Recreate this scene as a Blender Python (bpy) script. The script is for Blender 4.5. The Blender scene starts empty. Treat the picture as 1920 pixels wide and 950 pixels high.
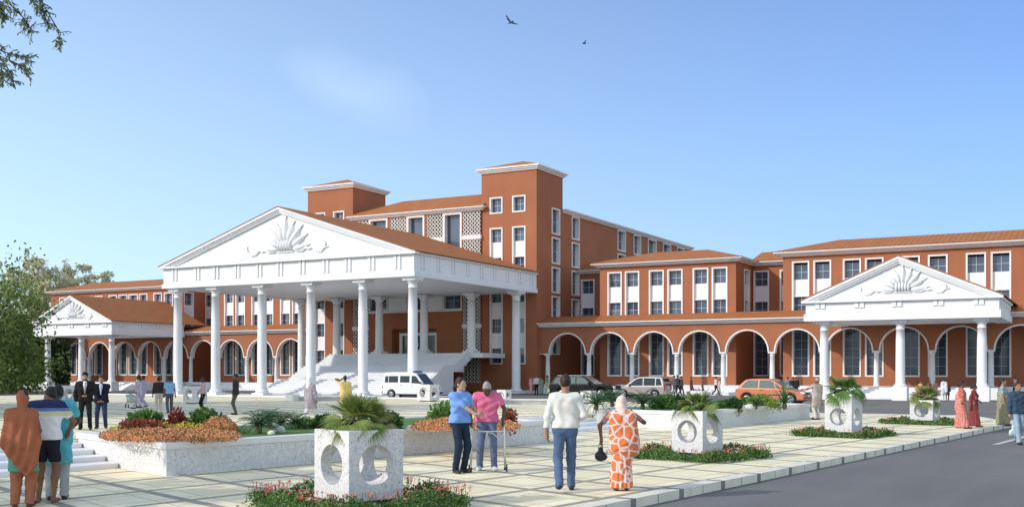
import bpy, bmesh, math, random
import numpy as np
from mathutils import Vector, Matrix
R = math.radians
C = bpy.context.scene.collection
rnd = random.Random(7)
# ---------- camera model used for lay-out (metres, Z up; facade runs along X, depth along Y)
FPX, CXP, YH, HC = 2040.0, 960.0, 697.0, 1.9
TH = R(28.55)
VX, VY, RX, RY = -math.sin(TH), math.cos(TH), math.cos(TH), math.sin(TH)
def ray(x, y):
    a = (x - CXP) / FPX
    return Vector((VX + a * RX, VY + a * RY, (YH - y) / FPX))
def G(x, y, z=0.0):
    d = ray(x, y); t = (z - HC) / d.z
    return Vector((d.x * t, d.y * t, z))
def onY(x, y, Y):
    d = ray(x, y); t = Y / d.y
    return Vector((d.x * t, Y, HC + d.z * t))
def onX(x, y, X):
    d = ray(x, y); t = X / d.x
    return Vector((X, d.y * t, HC + d.z * t))
def depth(p): return p[0] * VX + p[1] * VY
def side(p): return p[0] * RX + p[1] * RY
def atTS(t, s, z=0.0): return Vector((t * VX + s * RX, t * VY + s * RY, z))
# ---------- materials
MATS = {}
def nd(nt, t, **kw):
    n = nt.nodes.new(t)
    for k, v in kw.items(): setattr(n, k, v)
    return n
def mat(name, col, rough=0.6, var=0.12, scale=4.0, bump=0.0, bscale=40.0, metal=0.0, spec=0.4, col2=None, detail=4.0, coat=0.0):
    m = bpy.data.materials.new(name); m.use_nodes = True
    nt = m.node_tree; b = nt.nodes['Principled BSDF']
    b.inputs['Roughness'].default_value = rough; b.inputs['Metallic'].default_value = metal
    b.inputs['Specular IOR Level'].default_value = spec
    if coat: b.inputs['Coat Weight'].default_value = coat; b.inputs['Coat Roughness'].default_value = 0.08
    tc = nd(nt, 'ShaderNodeTexCoord')
    nz = nd(nt, 'ShaderNodeTexNoise'); nz.inputs['Scale'].default_value = scale; nz.inputs['Detail'].default_value = detail
    nt.links.new(tc.outputs['Object'], nz.inputs['Vector'])
    mx = nd(nt, 'ShaderNodeMix', data_type='RGBA')
    c2 = col2 if col2 else tuple(max(0, min(1, c * (1 + var))) for c in col)
    c1 = col if col2 else tuple(c * (1 - var) for c in col)
    mx.inputs[6].default_value = (*c1, 1); mx.inputs[7].default_value = (*c2, 1)
    mr = nd(nt, 'ShaderNodeMapRange'); mr.inputs[1].default_value = 0.3; mr.inputs[2].default_value = 0.7
    nt.links.new(nz.outputs['Fac'], mr.inputs[0]); nt.links.new(mr.outputs[0], mx.inputs[0])
    nt.links.new(mx.outputs[2], b.inputs['Base Color'])
    if bump:
        n2 = nd(nt, 'ShaderNodeTexNoise'); n2.inputs['Scale'].default_value = bscale; n2.inputs['Detail'].default_value = 3
        nt.links.new(tc.outputs['Object'], n2.inputs['Vector'])
        bp = nd(nt, 'ShaderNodeBump'); bp.inputs['Strength'].default_value = bump; bp.inputs['Distance'].default_value = 0.02
        nt.links.new(n2.outputs['Fac'], bp.inputs['Height']); nt.links.new(bp.outputs['Normal'], b.inputs['Normal'])
    MATS[name] = m
    return m
def math_n(nt, op, a, b=None, c=None):
    n = nd(nt, 'ShaderNodeMath', operation=op)
    for i, v in enumerate((a, b, c)):
        if v is None: continue
        if isinstance(v, (int, float)): n.inputs[i].default_value = v
        else: nt.links.new(v, n.inputs[i])
    return n.outputs[0]
def mixc(nt, fac, c1, c2):
    n = nd(nt, 'ShaderNodeMix', data_type='RGBA')
    for i, v in ((0, fac), (6, c1), (7, c2)):
        if isinstance(v, tuple): n.inputs[i].default_value = (*v, 1) if len(v) == 3 else v
        elif isinstance(v, (int, float)): n.inputs[i].default_value = v
        else: nt.links.new(v, n.inputs[i])
    return n.outputs[2]
def base(name, rough=0.7, spec=0.4):
    m = bpy.data.materials.new(name); m.use_nodes = True
    nt = m.node_tree; b = nt.nodes['Principled BSDF']; b.inputs['Roughness'].default_value = rough
    b.inputs['Specular IOR Level'].default_value = spec
    tc = nd(nt, 'ShaderNodeTexCoord'); MATS[name] = m
    return m, nt, b, tc
def noise(nt, vec, scale, detail=4):
    n = nd(nt, 'ShaderNodeTexNoise'); n.inputs['Scale'].default_value = scale; n.inputs['Detail'].default_value = detail
    nt.links.new(vec, n.inputs['Vector']); return n.outputs['Fac']
def ramp(nt, fac, a, b):
    n = nd(nt, 'ShaderNodeMapRange'); n.inputs[1].default_value = a; n.inputs[2].default_value = b
    nt.links.new(fac, n.inputs[0]); return n.outputs[0]
def bumpn(nt, b, h, strength=0.3, dist=0.02):
    bp = nd(nt, 'ShaderNodeBump'); bp.inputs['Strength'].default_value = strength; bp.inputs['Distance'].default_value = dist
    nt.links.new(h, bp.inputs['Height']); nt.links.new(bp.outputs['Normal'], b.inputs['Normal'])
# ---------- mesh collector
class MB:
    def __init__(s): s.v = []; s.f = []; s.m = []; s.sm = []
    def add(s, vs, fs, mi=0, smooth=False):
        o = len(s.v); s.v.extend([tuple(v) for v in vs])
        for f in fs: s.f.append(tuple(i + o for i in f)); s.m.append(mi); s.sm.append(smooth)
    def poly(s, pts, mi=0): s.add(pts, [tuple(range(len(pts)))], mi)
    def box(s, x0, x1, y0, y1, z0, z1, mi=0):
        s.add([(x0,y0,z0),(x1,y0,z0),(x1,y1,z0),(x0,y1,z0),(x0,y0,z1),(x1,y0,z1),(x1,y1,z1),(x0,y1,z1)],
              [(0,3,2,1),(4,5,6,7),(0,1,5,4),(1,2,6,5),(2,3,7,6),(3,0,4,7)], mi)
    def obox(s, p, u, v, w, mi=0):   # oriented box: corner p, edge vectors u v w
        p, u, v, w = Vector(p), Vector(u), Vector(v), Vector(w)
        c = [p, p+u, p+u+v, p+v, p+w, p+u+w, p+u+v+w, p+v+w]
        f = [(0,3,2,1),(4,5,6,7),(0,1,5,4),(1,2,6,5),(2,3,7,6),(3,0,4,7)]
        if u.cross(v).dot(w) < 0: f = [tuple(reversed(q)) for q in f]
        s.add(c, f, mi)
    def lathe(s, c, prof, n=20, mi=0, axis='z', smooth=True, cap=True):
        vs = []; fs = []
        for r, z in prof:
            for k in range(n):
                a = 2 * math.pi * k / n
                p = (r * math.cos(a), r * math.sin(a), z)
                if axis == 'y': p = (p[0], p[2], p[1])
                elif axis == 'x': p = (p[2], p[0], p[1])
                vs.append((c[0] + p[0], c[1] + p[1], c[2] + p[2]))
        for i in range(len(prof) - 1):
            for k in range(n):
                a, b = i * n + k, i * n + (k + 1) % n
                q = (a, b, b + n, a + n)
                fs.append(q if axis != 'y' else tuple(reversed(q)))
        if cap:
            q = tuple(range(n)); fs.append(tuple(reversed(q)) if axis != 'y' else q)
            q = tuple(range((len(prof)-1)*n, len(prof)*n)); fs.append(q if axis != 'y' else tuple(reversed(q)))
        s.add(vs, fs, mi, smooth)
    def tube(s, pts, rad, n=6, mi=0, smooth=True):
        pts = [Vector(p) for p in pts]; rad = rad if isinstance(rad, (list, tuple)) else [rad] * len(pts)
        vs = []; fs = []; up = None
        for i, p in enumerate(pts):
            d = (pts[min(i+1, len(pts)-1)] - pts[max(i-1, 0)]).normalized()
            if up is None: up = d.orthogonal().normalized()
            up = (up - d * up.dot(d)); up = up.normalized() if up.length > 1e-6 else d.orthogonal().normalized()
            w = d.cross(up)
            for k in range(n):
                a = 2 * math.pi * k / n
                vs.append(p + (up * math.cos(a) + w * math.sin(a)) * rad[i])
        for i in range(len(pts) - 1):
            for k in range(n):
                a, b = i * n + k, i * n + (k + 1) % n
                fs.append((a, b, b + n, a + n))
        fs.append(tuple(reversed(range(n)))); fs.append(tuple(range((len(pts)-1)*n, len(pts)*n)))
        s.add(vs, fs, mi, smooth)
    def ell(s, c, r, n=10, mi=0, M=None, smooth=True):
        vs = []; fs = []; m = max(4, n // 2 + 1)
        for i in range(m + 1):
            t = math.pi * i / m
            for k in range(n):
                a = 2 * math.pi * k / n
                p = Vector((r[0]*math.sin(t)*math.cos(a), r[1]*math.sin(t)*math.sin(a), r[2]*math.cos(t)))
                if M: p = M @ p
                vs.append(p + Vector(c))
        for i in range(m):
            for k in range(n):
                a, b = i*n+k, i*n+(k+1) % n
                fs.append((a, a+n, b+n, b))
        s.add(vs, fs, mi, smooth)
    def prism(s, poly, d, mi=0):   # planar polygon pts (3d) extruded by vector d
        d = Vector(d); P = [Vector(p) for p in poly]; n = len(P)
        nrm = Vector((0,0,0))
        for i in range(n): nrm += P[i].cross(P[(i+1) % n])
        if nrm.dot(d) > 0: P.reverse()
        vs = P + [p + d for p in P]
        fs = [tuple(range(n)), tuple(reversed(range(n, 2*n)))]
        for i in range(n):
            j = (i+1) % n; fs.append((j, i, i+n, j+n))
        s.add(vs, fs, mi)
    def build(s, name, mats, parent=None, off=None, tri=False):
        me = bpy.data.meshes.new(name)
        v = s.v
        if off is not None: v = [(a-off[0], b-off[1], c-off[2]) for a, b, c in v]
        me.from_pydata(v, [], s.f)
        if not isinstance(mats, (list, tuple)): mats = [mats]
        for m in mats: me.materials.append(MATS[m] if isinstance(m, str) else m)
        me.polygons.foreach_set('material_index', s.m)
        me.polygons.foreach_set('use_smooth', s.sm)
        me.update()
        o = bpy.data.objects.new(name, me); C.objects.link(o)
        if parent is not None: o.parent = parent
        return o
def tag(o, label=None, cat=None, group=None, kind=None):
    if label: o['label'] = label
    if cat: o['category'] = cat
    if group: o['group'] = group
    if kind: o['kind'] = kind
    return o
def thing(name, loc, label, cat, rz=0.0, group=None):
    o = bpy.data.objects.new(name, None); C.objects.link(o)
    o.empty_display_size = 0.3
    o.location = loc; o.rotation_euler = (0, 0, rz)
    return tag(o, label, cat, group)
def struct(o, kind='structure'): o['kind'] = kind; return o
def dup(root, loc, rz, label=None, scale=None):
    r = root.copy(); C.objects.link(r); r.location = loc; r.rotation_euler = (0, 0, rz)
    if label: r['label'] = label
    if scale: r.scale = (scale,) * 3
    for ch in list(root.children):
        c = ch.copy(); C.objects.link(c); c.parent = r
        for g in list(ch.children):
            d = g.copy(); C.objects.link(d); d.parent = c
    return r
# ---------- materials of the place
def m_brick():
    m, nt, b, tc = base('terracotta_render', 0.85, 0.2)
    n1 = noise(nt, tc.outputs['Object'], 0.35, 5); n2 = noise(nt, tc.outputs['Object'], 9, 3)
    c = mixc(nt, ramp(nt, n1, .3, .7), (.345, .13, .065), (.40, .157, .08))
    c = mixc(nt, math_n(nt, 'MULTIPLY', ramp(nt, n2, .35, .75), .35), c, (.33, .115, .055))
    nt.links.new(c, b.inputs['Base Color'])
    br = nd(nt, 'ShaderNodeTexBrick'); br.inputs['Scale'].default_value = 6.0; br.inputs['Mortar Size'].default_value = .012
    sp = nd(nt, 'ShaderNodeSeparateXYZ'); cb = nd(nt, 'ShaderNodeCombineXYZ')
    nt.links.new(tc.outputs['Object'], sp.inputs[0])
    nt.links.new(math_n(nt, 'ADD', sp.outputs[0], sp.outputs[1]), cb.inputs[0]); nt.links.new(sp.outputs[2], cb.inputs[1])
    nt.links.new(cb.outputs[0], br.inputs['Vector'])
    bumpn(nt, b, br.outputs['Fac'], -.25, .02)
def weather(name, amt, dark):
    """faint vertical rain streaks and blotches over an existing material"""
    m = MATS[name]; nt = m.node_tree; b = nt.nodes['Principled BSDF']; l = b.inputs['Base Color'].links[0]; src = l.from_socket
    tc = nd(nt, 'ShaderNodeTexCoord'); mp = nd(nt, 'ShaderNodeMapping'); mp.inputs['Scale'].default_value = (1.6, 1.6, .16); nt.links.new(tc.outputs['Object'], mp.inputs['Vector'])
    n1 = noise(nt, mp.outputs[0], 1.5, 6); n2 = noise(nt, tc.outputs['Object'], .28, 5)
    f = math_n(nt, 'ADD', math_n(nt, 'MULTIPLY', ramp(nt, n1, .5, .8), .6), math_n(nt, 'MULTIPLY', ramp(nt, n2, .5, .75), .6))
    nt.links.new(mixc(nt, math_n(nt, 'MULTIPLY', f, amt), src, dark), b.inputs['Base Color'])
def m_roof(name, ax):
    m, nt, b, tc = base(name, 0.75, 0.25)
    sp = nd(nt, 'ShaderNodeSeparateXYZ'); nt.links.new(tc.outputs['Object'], sp.inputs[0])
    x = sp.outputs[ax]; y = sp.outputs[1 - ax]
    w = math_n(nt, 'SINE', math_n(nt, 'MULTIPLY', x, 2 * math.pi / .42))
    w2 = math_n(nt, 'FRACT', math_n(nt, 'MULTIPLY', y, 1 / .4))
    n1 = noise(nt, tc.outputs['Object'], 1.3, 5)
    c = mixc(nt, ramp(nt, n1, .3, .7), (.35, .125, .038), (.42, .162, .055))
    c = mixc(nt, math_n(nt, 'MULTIPLY', ramp(nt, w, -.4, -1.0), .38), c, (.20, .07, .025))
    nt.links.new(c, b.inputs['Base Color'])
    bumpn(nt, b, math_n(nt, 'ADD', w, math_n(nt, 'MULTIPLY', w2, .5)), .3, .04)
def m_tiles():
    m, nt, b, tc = base('plaza_tiles', 0.75, 0.3)
    a1, a2 = R(8.0), R(-69.3)
    e1 = (math.sin(a1), math.cos(a1)); e2 = (math.sin(a2), math.cos(a2))
    det = e1[0]*e2[1] - e1[1]*e2[0]
    d1 = (e2[1]/det, -e2[0]/det, 0); d2 = (-e1[1]/det, e1[0]/det, 0)
    geo = nd(nt, 'ShaderNodeNewGeometry')
    def dot(d, o):
        n = nd(nt, 'ShaderNodeVectorMath', operation='DOT_PRODUCT'); n.inputs[1].default_value = d
        nt.links.new(geo.outputs['Position'], n.inputs[0]); return math_n(nt, 'ADD', n.outputs['Value'], o)
    s, t = dot(d1, .35), dot(d2, .2)
    def line(v, per, w, o=0.0):
        fr = math_n(nt, 'FRACT', math_n(nt, 'ADD', math_n(nt, 'DIVIDE', v, per), o))
        return math_n(nt, 'LESS_THAN', math_n(nt, 'ABSOLUTE', math_n(nt, 'SUBTRACT', fr, .5)), w / per / 2)
    P = 1.65
    big = math_n(nt, 'MAXIMUM', line(s, P, .19), line(t, P, .17))
    thin = math_n(nt, 'MAXIMUM', line(s, P / 2, .04), line(t, P / 2, .04))
    n1 = noise(nt, geo.outputs['Position'], .5, 6); n2 = noise(nt, geo.outputs['Position'], 7, 5)
    cid = nd(nt, 'ShaderNodeCombineXYZ')
    nt.links.new(math_n(nt, 'FLOOR', math_n(nt, 'ADD', math_n(nt, 'DIVIDE', s, P/2), .5)), cid.inputs[0])
    nt.links.new(math_n(nt, 'FLOOR', math_n(nt, 'ADD', math_n(nt, 'DIVIDE', t, P/2), .5)), cid.inputs[1])
    wn = nd(nt, 'ShaderNodeTexWhiteNoise', noise_dimensions='2D'); nt.links.new(cid.outputs[0], wn.inputs['Vector'])
    c = mixc(nt, wn.outputs['Value'], (.80, .71, .45), (.95, .86, .58))
    c = mixc(nt, math_n(nt, 'MULTIPLY', ramp(nt, n1, .45, .75), .28), c, (.66, .59, .43))
    c = mixc(nt, math_n(nt, 'MULTIPLY', ramp(nt, n2, .5, .8), .25), c, (.68, .61, .45))
    c = mixc(nt, math_n(nt, 'MULTIPLY', thin, .55), c, (.34, .31, .24))
    cb = mixc(nt, ramp(nt, n2, .3, .7), (.30, .28, .215), (.38, .355, .28))
    c = mixc(nt, big, c, cb)
    nt.links.new(c, b.inputs['Base Color'])
    bumpn(nt, b, math_n(nt, 'SUBTRACT', n2, math_n(nt, 'MULTIPLY', math_n(nt, 'MAXIMUM', big, thin), .5)), .15, .01)
def m_granite(name, c1, c2, dark, sc=9.0, amt=.6):
    m, nt, b, tc = base(name, 0.6, 0.35)
    n1 = noise(nt, tc.outputs['Object'], sc, 2); n2 = noise(nt, tc.outputs['Object'], sc * 3.2, 3)
    c = mixc(nt, ramp(nt, n1, .35, .65), c1, c2)
    c = mixc(nt, math_n(nt, 'MULTIPLY', ramp(nt, n2, .575, .66), amt), c, dark)
    nt.links.new(c, b.inputs['Base Color'])
def m_asphalt():
    m, nt, b, tc = base('asphalt', 0.85, 0.3)
    g = nd(nt, 'ShaderNodeNewGeometry'); mp = nd(nt, 'ShaderNodeMapping'); mp.inputs['Scale'].default_value = (.9, .12, 1)
    mp.inputs['Rotation'].default_value = (0, 0, R(55))
    nt.links.new(g.outputs['Position'], mp.inputs['Vector'])
    n1 = noise(nt, mp.outputs[0], 1.2, 6); n2 = noise(nt, g.outputs['Position'], 30, 4); n3 = noise(nt, g.outputs['Position'], .15, 3)
    c = mixc(nt, ramp(nt, n1, .3, .7), (.145, .138, .128), (.19, .182, .17))
    c = mixc(nt, math_n(nt, 'MULTIPLY', ramp(nt, n2, .4, .7), .5), c, (.12, .115, .108))
    c = mixc(nt, math_n(nt, 'MULTIPLY', ramp(nt, n3, .45, .7), .5), c, (.21, .2, .19))
    nt.links.new(c, b.inputs['Base Color']); bumpn(nt, b, n2, .25, .01)
def m_leaf(name, c1, c2, sc=3.0, trans=.25):
    m, nt, b, tc = base(name, 0.55, 0.3)
    g = nd(nt, 'ShaderNodeNewGeometry')
    n = noise(nt, tc.outputs['Object'], sc, 3)
    f = math_n(nt, 'ADD', math_n(nt, 'MULTIPLY', ramp(nt, n, .3, .7), .55), math_n(nt, 'MULTIPLY', g.outputs['Random Per Island'], .45))
    c = mixc(nt, f, c1, c2); nt.links.new(c, b.inputs['Base Color'])
    tr = nd(nt, 'ShaderNodeBsdfTranslucent'); nt.links.new(c, tr.inputs['Color'])
    ms = nd(nt, 'ShaderNodeMixShader'); ms.inputs[0].default_value = trans
    out = nt.nodes['Material Output']
    nt.links.new(b.outputs[0], ms.inputs[1]); nt.links.new(tr.outputs[0], ms.inputs[2]); nt.links.new(ms.outputs[0], out.inputs[0])
m_brick(); m_roof('roof_tiles', 0); m_roof('portico_roof_tiles', 1); m_tiles(); m_asphalt()
m_granite('white_granite', (.60, .59, .575), (.71, .70, .685), (.20, .195, .19), 12, .75)
m_granite('dark_granite', (.36, .36, .36), (.46, .46, .46), (.22, .22, .22), 14, .6)
mat('white_paint', (.80, .80, .795), .6, .03, .8, .05, 20)
mat('cream_trim', (.80, .75, .715), .65, .03, 1.0)
mat('panel_white', (.80, .79, .775), .6, .02, 1.0)
mat('marble_step', (.76, .765, .77), .5, .05, 1.2)
mat('cap_stone', (.72, .71, .68), .6, .05, 3.0)
mat('plinth_grey', (.16, .16, .155), .7, .1, 5.0)
mat('kerb_stone', (.72, .69, .56), .75, .10, 4.0)
mat('kerb_joint', (.22, .215, .18), .8, .1, 6.0)
mat('road_paint', (.55, .55, .54), .7, .15, 3.0)
mat('earth', (.12, .10, .06), .9, .3, .8)
mat('soil', (.055, .045, .03), .95, .3, 8.0)
mat('lawn', (.07, .15, .03), .9, .35, 5.0, .5, 60, col2=(.12, .22, .05))
mat('window_glass', (.075, .095, .135), .05, .35, .35, spec=.7)
mat('tall_glass', (.055, .075, .095), .07, .3, .35, spec=.45)
mat('door_glass', (.012, .045, .045), .1, .1, 1.5, spec=.6)
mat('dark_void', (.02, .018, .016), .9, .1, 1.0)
mat('screen_cream', (.70, .66, .60), .7, .04, 1.0)
mat('bark', (.10, .075, .05), .9, .3, 6.0, .6, 20)
mat('rock', (.62, .62, .55), .8, .12, 5.0, .4, 8)
m_leaf('tree_leaf', (.09, .155, .035), (.34, .43, .12), .5, .4)
m_leaf('tree_leaf_haze', (.48, .49, .30), (.68, .65, .43), .6, .4)  # haze over the far trees is put into this pale leaf colour
m_leaf('tree_leaf_dark', (.03, .065, .02), (.075, .135, .035), .8, .25)
m_leaf('twig_leaf', (.13, .20, .11), (.27, .34, .20), 3, .2)
m_leaf('bush_leaf', (.07, .165, .04), (.20, .34, .085), 4, .2)
m_leaf('bush_dark', (.025, .075, .022), (.07, .15, .035), 4, .2)
m_leaf('bush_lime', (.20, .30, .04), (.34, .42, .08), 4, .25)
m_leaf('cycad_leaf', (.03, .095, .035), (.09, .19, .065), 5, .15)
m_leaf('palm_leaf', (.10, .155, .03), (.30, .36, .10), 5, .25)
m_leaf('palm_green', (.055, .135, .03), (.17, .30, .07), 5, .25)
m_leaf('palm_dry', (.22, .20, .06), (.42, .36, .14), 5, .2)
m_leaf('flower_orange', (.58, .20, .075), (.86, .46, .24), 9, .2)
m_leaf('flower_yellow', (.70, .50, .05), (.80, .62, .12), 9, .2)
m_leaf('flower_red', (.62, .13, .085), (.78, .30, .20), 9, .2)
m_leaf('leaf_maroon', (.17, .035, .02), (.36, .11, .06), 9, .15)
m_leaf('bed_leaf', (.09, .12, .03), (.22, .17, .05), 9, .2)
mat('palm_stem', (.15, .15, .06), .8, .2, 8.0)
mat('bird_feather', (.055, .075, .10), .7, .2, 10)
mat('mullion', (.45, .50, .55), .4, .05, 3)
weather('white_paint', .13, (.45, .43, .40)); weather('terracotta_render', .32, (.24, .085, .045)); weather('cream_trim', .12, (.5, .42, .36)); weather('panel_white', .12, (.5, .47, .43)); weather('marble_step', .15, (.5, .49, .47)); weather('roof_tiles', .3, (.2, .075, .03)); weather('portico_roof_tiles', .3, (.2, .075, .03))
# ---------- hospital building (one thing; parts and sub-parts)
BO = Vector((-60.6, 92.0, 0.0))
hospital = thing('hospital_building', BO, 'long terracotta hospital building with white columned porticos, two square towers and brown tiled roofs', 'building')
def bpart(mb, name, mats, parent=None): return mb.build(name, mats, parent or hospital, BO)
class Fr:      # wall frame: origin, direction along the wall, outward normal
    def __init__(s, O, U, N): s.O, s.U, s.N = Vector(O), Vector(U), Vector(N)
    def p(s, u, z, d=0.0): return s.O + s.U * u + s.N * d + Vector((0, 0, z))
def front(Y): return Fr((0, Y, 0), (1, 0, 0), (0, -1, 0))
def right(X): return Fr((X, 0, 0), (0, 1, 0), (1, 0, 0))
def left(X): return Fr((X, 0, 0), (0, 1, 0), (-1, 0, 0))
def fquad(mb, fr, u0, u1, z0, z1, d, mi=0):
    P = [fr.p(u0, z0, d), fr.p(u1, z0, d), fr.p(u1, z1, d), fr.p(u0, z1, d)]
    if fr.U.cross(Vector((0, 0, 1))).dot(fr.N) < 0: P.reverse()
    mb.poly(P, mi)
def fbox(mb, fr, u0, u1, z0, z1, d0, d1, mi=0):
    mb.obox(fr.p(u0, z0, d0), fr.U * (u1 - u0), fr.N * (d1 - d0), Vector((0, 0, z1 - z0)), mi)
def wall(mb, fr, u0, u1, z0, z1, holes=(), mi=0):
    us = sorted({u0, u1, *[v for h in holes for v in h[:2] if u0 < v < u1]})
    zs = sorted({z0, z1, *[v for h in holes for v in h[2:4] if z0 < v < z1]})
    for a, b in zip(us, us[1:]):
        run = None
        for c, d in zip(zs, zs[1:]):
            uc, zc = (a+b)/2, (c+d)/2
            if any(h[0] < uc < h[1] and h[2] < zc < h[3] for h in holes):
                if run: fquad(mb, fr, a, b, run[0], run[1], 0, mi); run = None
            else: run = (run[0], d) if run else (c, d)
        if run: fquad(mb, fr, a, b, run[0], run[1], 0, mi)
def window(fr, h, segs, parent, name='window', bw=.13, dep=.34, mull=(1, 1), glass='window_glass', trim='cream_trim', rows=None):
    """h=(u0,u1,z0,z1) outer edge of the surround; segs: list of (kind, za, zb)"""
    u0, u1, z0, z1 = h; mb = MB()
    a, b, c, d = u0 + bw, u1 - bw, z0 + bw, z1 - bw
    fbox(mb, fr, u0-.004, a, z0-.004, z1+.004, -.05, .06); fbox(mb, fr, b, u1+.004, z0-.004, z1+.004, -.05, .06)
    fbox(mb, fr, a, b, z0-.004, c, -.05, .06); fbox(mb, fr, a, b, d, z1+.004, -.05, .06)
    fbox(mb, fr, a-.04, a, c, d, -dep-.05, -.052, 2); fbox(mb, fr, b, b+.04, c, d, -dep-.05, -.052, 2)
    fbox(mb, fr, a, b, d, d+.04, -dep-.05, -.052, 2); fbox(mb, fr, a, b, c-.04, c, -dep-.05, -.052, 2)
    for k, za, zb in segs:
        za, zb = max(za, c), min(zb, d)
        if k == 'g':
            fquad(mb, fr, a, b, za, zb, -dep, 1)
            w = .02 if rows is None else .011
            for i in range(mull[0]):
                uc = a + (b-a) * (i+1) / (mull[0]+1); fbox(mb, fr, uc-w, uc+w, za, zb, -dep, -dep+.045, 3)
            nr = mull[1] if rows is None else max(1, round((zb-za)/rows) - 1)
            for i in range(nr):
                zc = za + (zb-za) * (i+1) / (nr+1); fbox(mb, fr, a, b, zc-w, zc+w, -dep+.002, -dep+.04, 3)
        else:
            fbox(mb, fr, a, b, za, zb, -dep, -.16, 2)
            fbox(mb, fr, a-.001, b+.001, za-.001, za+.09, -.16, -.07, 2)
    return bpart(mb, name, [trim, glass, 'panel_white', 'mullion'], parent)
def cornice(mb, X0, X1, Y0, Y1, z0, z1, ov, sides='flrb', mi=0, steps=3):
    """stepped cornice band running round a rectangle of wall"""
    for i in range(steps):
        o = ov * (i + 1) / steps; a = z0 + (z1-z0) * i / steps; b = z0 + (z1-z0) * (i+1) / steps
        if 'f' in sides: mb.box(X0 - (o if 'l' in sides else 0), X1 + (o if 'r' in sides else 0), Y0 - o, Y0 + .05, a, b - .0015*(i < steps-1), mi)
        if 'b' in sides: mb.box(X0 - (o if 'l' in sides else 0), X1 + (o if 'r' in sides else 0), Y1 - .05, Y1 + o, a, b - .0015*(i < steps-1), mi)
        if 'l' in sides: mb.box(X0 - o, X0 + .05, Y0 + .0501, Y1 - .0501, a, b - .0015*(i < steps-1), mi)
        if 'r' in sides: mb.box(X1 - .05, X1 + o, Y0 + .0501, Y1 - .0501, a, b - .0015*(i < steps-1), mi)
def hip(mb, X0, X1, Y0, Y1, z0, zr, hl=True, hr=True, mi=0, th=.06):
    ym = (Y0 + Y1) / 2; r = (Y1 - Y0) / 2
    if (X1 - X0) < (Y1 - Y0) and hl and hr:   # ridge along Y
        xm = (X0+X1)/2; r = (X1-X0)/2
        A, B = (xm, Y0 + r, zr), (xm, Y1 - r, zr)
        c = [(X0,Y0,z0),(X1,Y0,z0),(X1,Y1,z0),(X0,Y1,z0), A, B]
        f = [(0,1,4),(1,2,5,4),(2,3,5),(3,0,4,5),(3,2,1,0)]
        if abs(Y1-Y0-(X1-X0)) < .02: f = [(0,1,4),(1,2,4),(2,3,4),(3,0,4),(3,2,1,0)]
    else:
        A = (X0 + (r if hl else 0), ym, zr); B = (X1 - (r if hr else 0), ym, zr)
        c = [(X0,Y0,z0),(X1,Y0,z0),(X1,Y1,z0),(X0,Y1,z0), A, B]
        f = [(0,1,5,4),(1,2,5),(2,3,4,5),(3,0,4),(3,2,1,0)]
    mb.add(c, f, mi)
YW, YA, YR = 95.6, 93.0, 100.86
UP = [('g', 9.98, 11.3), ('p', 8.48, 9.98), ('g', 7.0, 8.48)]
LO = [('g', 1.6, 6.2)]
def wing(name, X0, X1, Y0, Y1, pairs, eb=11.85, et=12.22, zr=13.5, sides='flrb', hl=True, hr=True, side_w=(), zt=11.4, lower=True, ridge=None):
    fr = front(Y0); holes = []
    for a, b in pairs:
        holes.append((a, b, 6.9, zt))
        if lower: holes.append((a, b, 1.5, 6.3))
    mb = MB(); wall(mb, fr, X0, X1, 0, eb + .05, holes)
    sh = [(a, b, 6.9, zt) for a, b in side_w]
    wall(mb, right(X1), Y0, Y1, 0, eb + .05, sh)
    fquad(mb, left(X0), Y0, Y1, 0, eb + .05, 0); fquad(mb, Fr((0, Y1, 0), (1,0,0), (0,1,0)), X0, X1, 0, eb + .05, 0)
    w = bpart(mb, name, ['terracotta_render'])
    cm = MB(); cornice(cm, X0, X1, Y0, Y1, eb, et, .7 if 'f' in sides else .5, sides)
    bpart(cm, 'cornice', ['cream_trim'], w)
    rm = MB(); o = .78
    hip(rm, X0 - (o if 'l' in sides else 0), X1 + (o if 'r' in sides else 0), Y0 - o, Y1 + o, et + .004, zr, hl, hr)
    bpart(rm, 'roof', ['roof_tiles'], w)
    for a, b in pairs:
        window(fr, (a, b, 6.9, zt), UP, w)
        if lower: window(fr, (a, b, 1.5, 6.3), LO, w, rows=.75, glass='tall_glass')
    for a, b in side_w: window(right(X1), (a, b, 6.9, zt), UP, w)
    return w
Yb = 103.4
wing('wing', -42.42, -29.08, YW, Yb, [(-41.63,-40.14),(-39.83,-38.37),(-37.41,-35.93),(-35.59,-34.1),(-33.13,-31.64),(-31.32,-29.86)], side_w=[(onX(1395, 560, -29.08).y, onX(1405.5, 560, -29.08).y)])
rp = [(-24.04,-22.53),(-22.19,-20.66),(-19.68,-18.17),(-17.84,-16.32),(-14.99,-13.43),(-12.8,-11.27),(-9.89,-8.37),(-8.02,-6.52),(-5.0,-3.48),(-3.14,-1.62)]
wing('wing', -24.84, 3.0, YW, Yb + .2, rp, eb=12.0, et=12.42, zr=13.72, zt=11.58)
wing('wing', -29.06, -24.86, YR, 107.0, [(-28.98,-27.5),(-26.5,-25.0)], eb=11.85, et=12.25, zr=13.45, sides='f', hl=False, hr=False)
wing('wing', -47.55, -42.44, 102.1, 107.5, [(-47.43,-45.9),(-44.6,-43.1)], eb=11.98, et=12.36, zr=13.4, sides='f', hl=False, hr=False)
lm = [(-90.27,-88.81),(-88.52,-87.06),(-86.09,-84.65),(-84.26,-82.84),(-81.85,-80.38),(-80.13,-78.68)]
wing('wing', -90.95, -75.4, YW, Yb, lm, sides='flb', hr=False)
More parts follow.
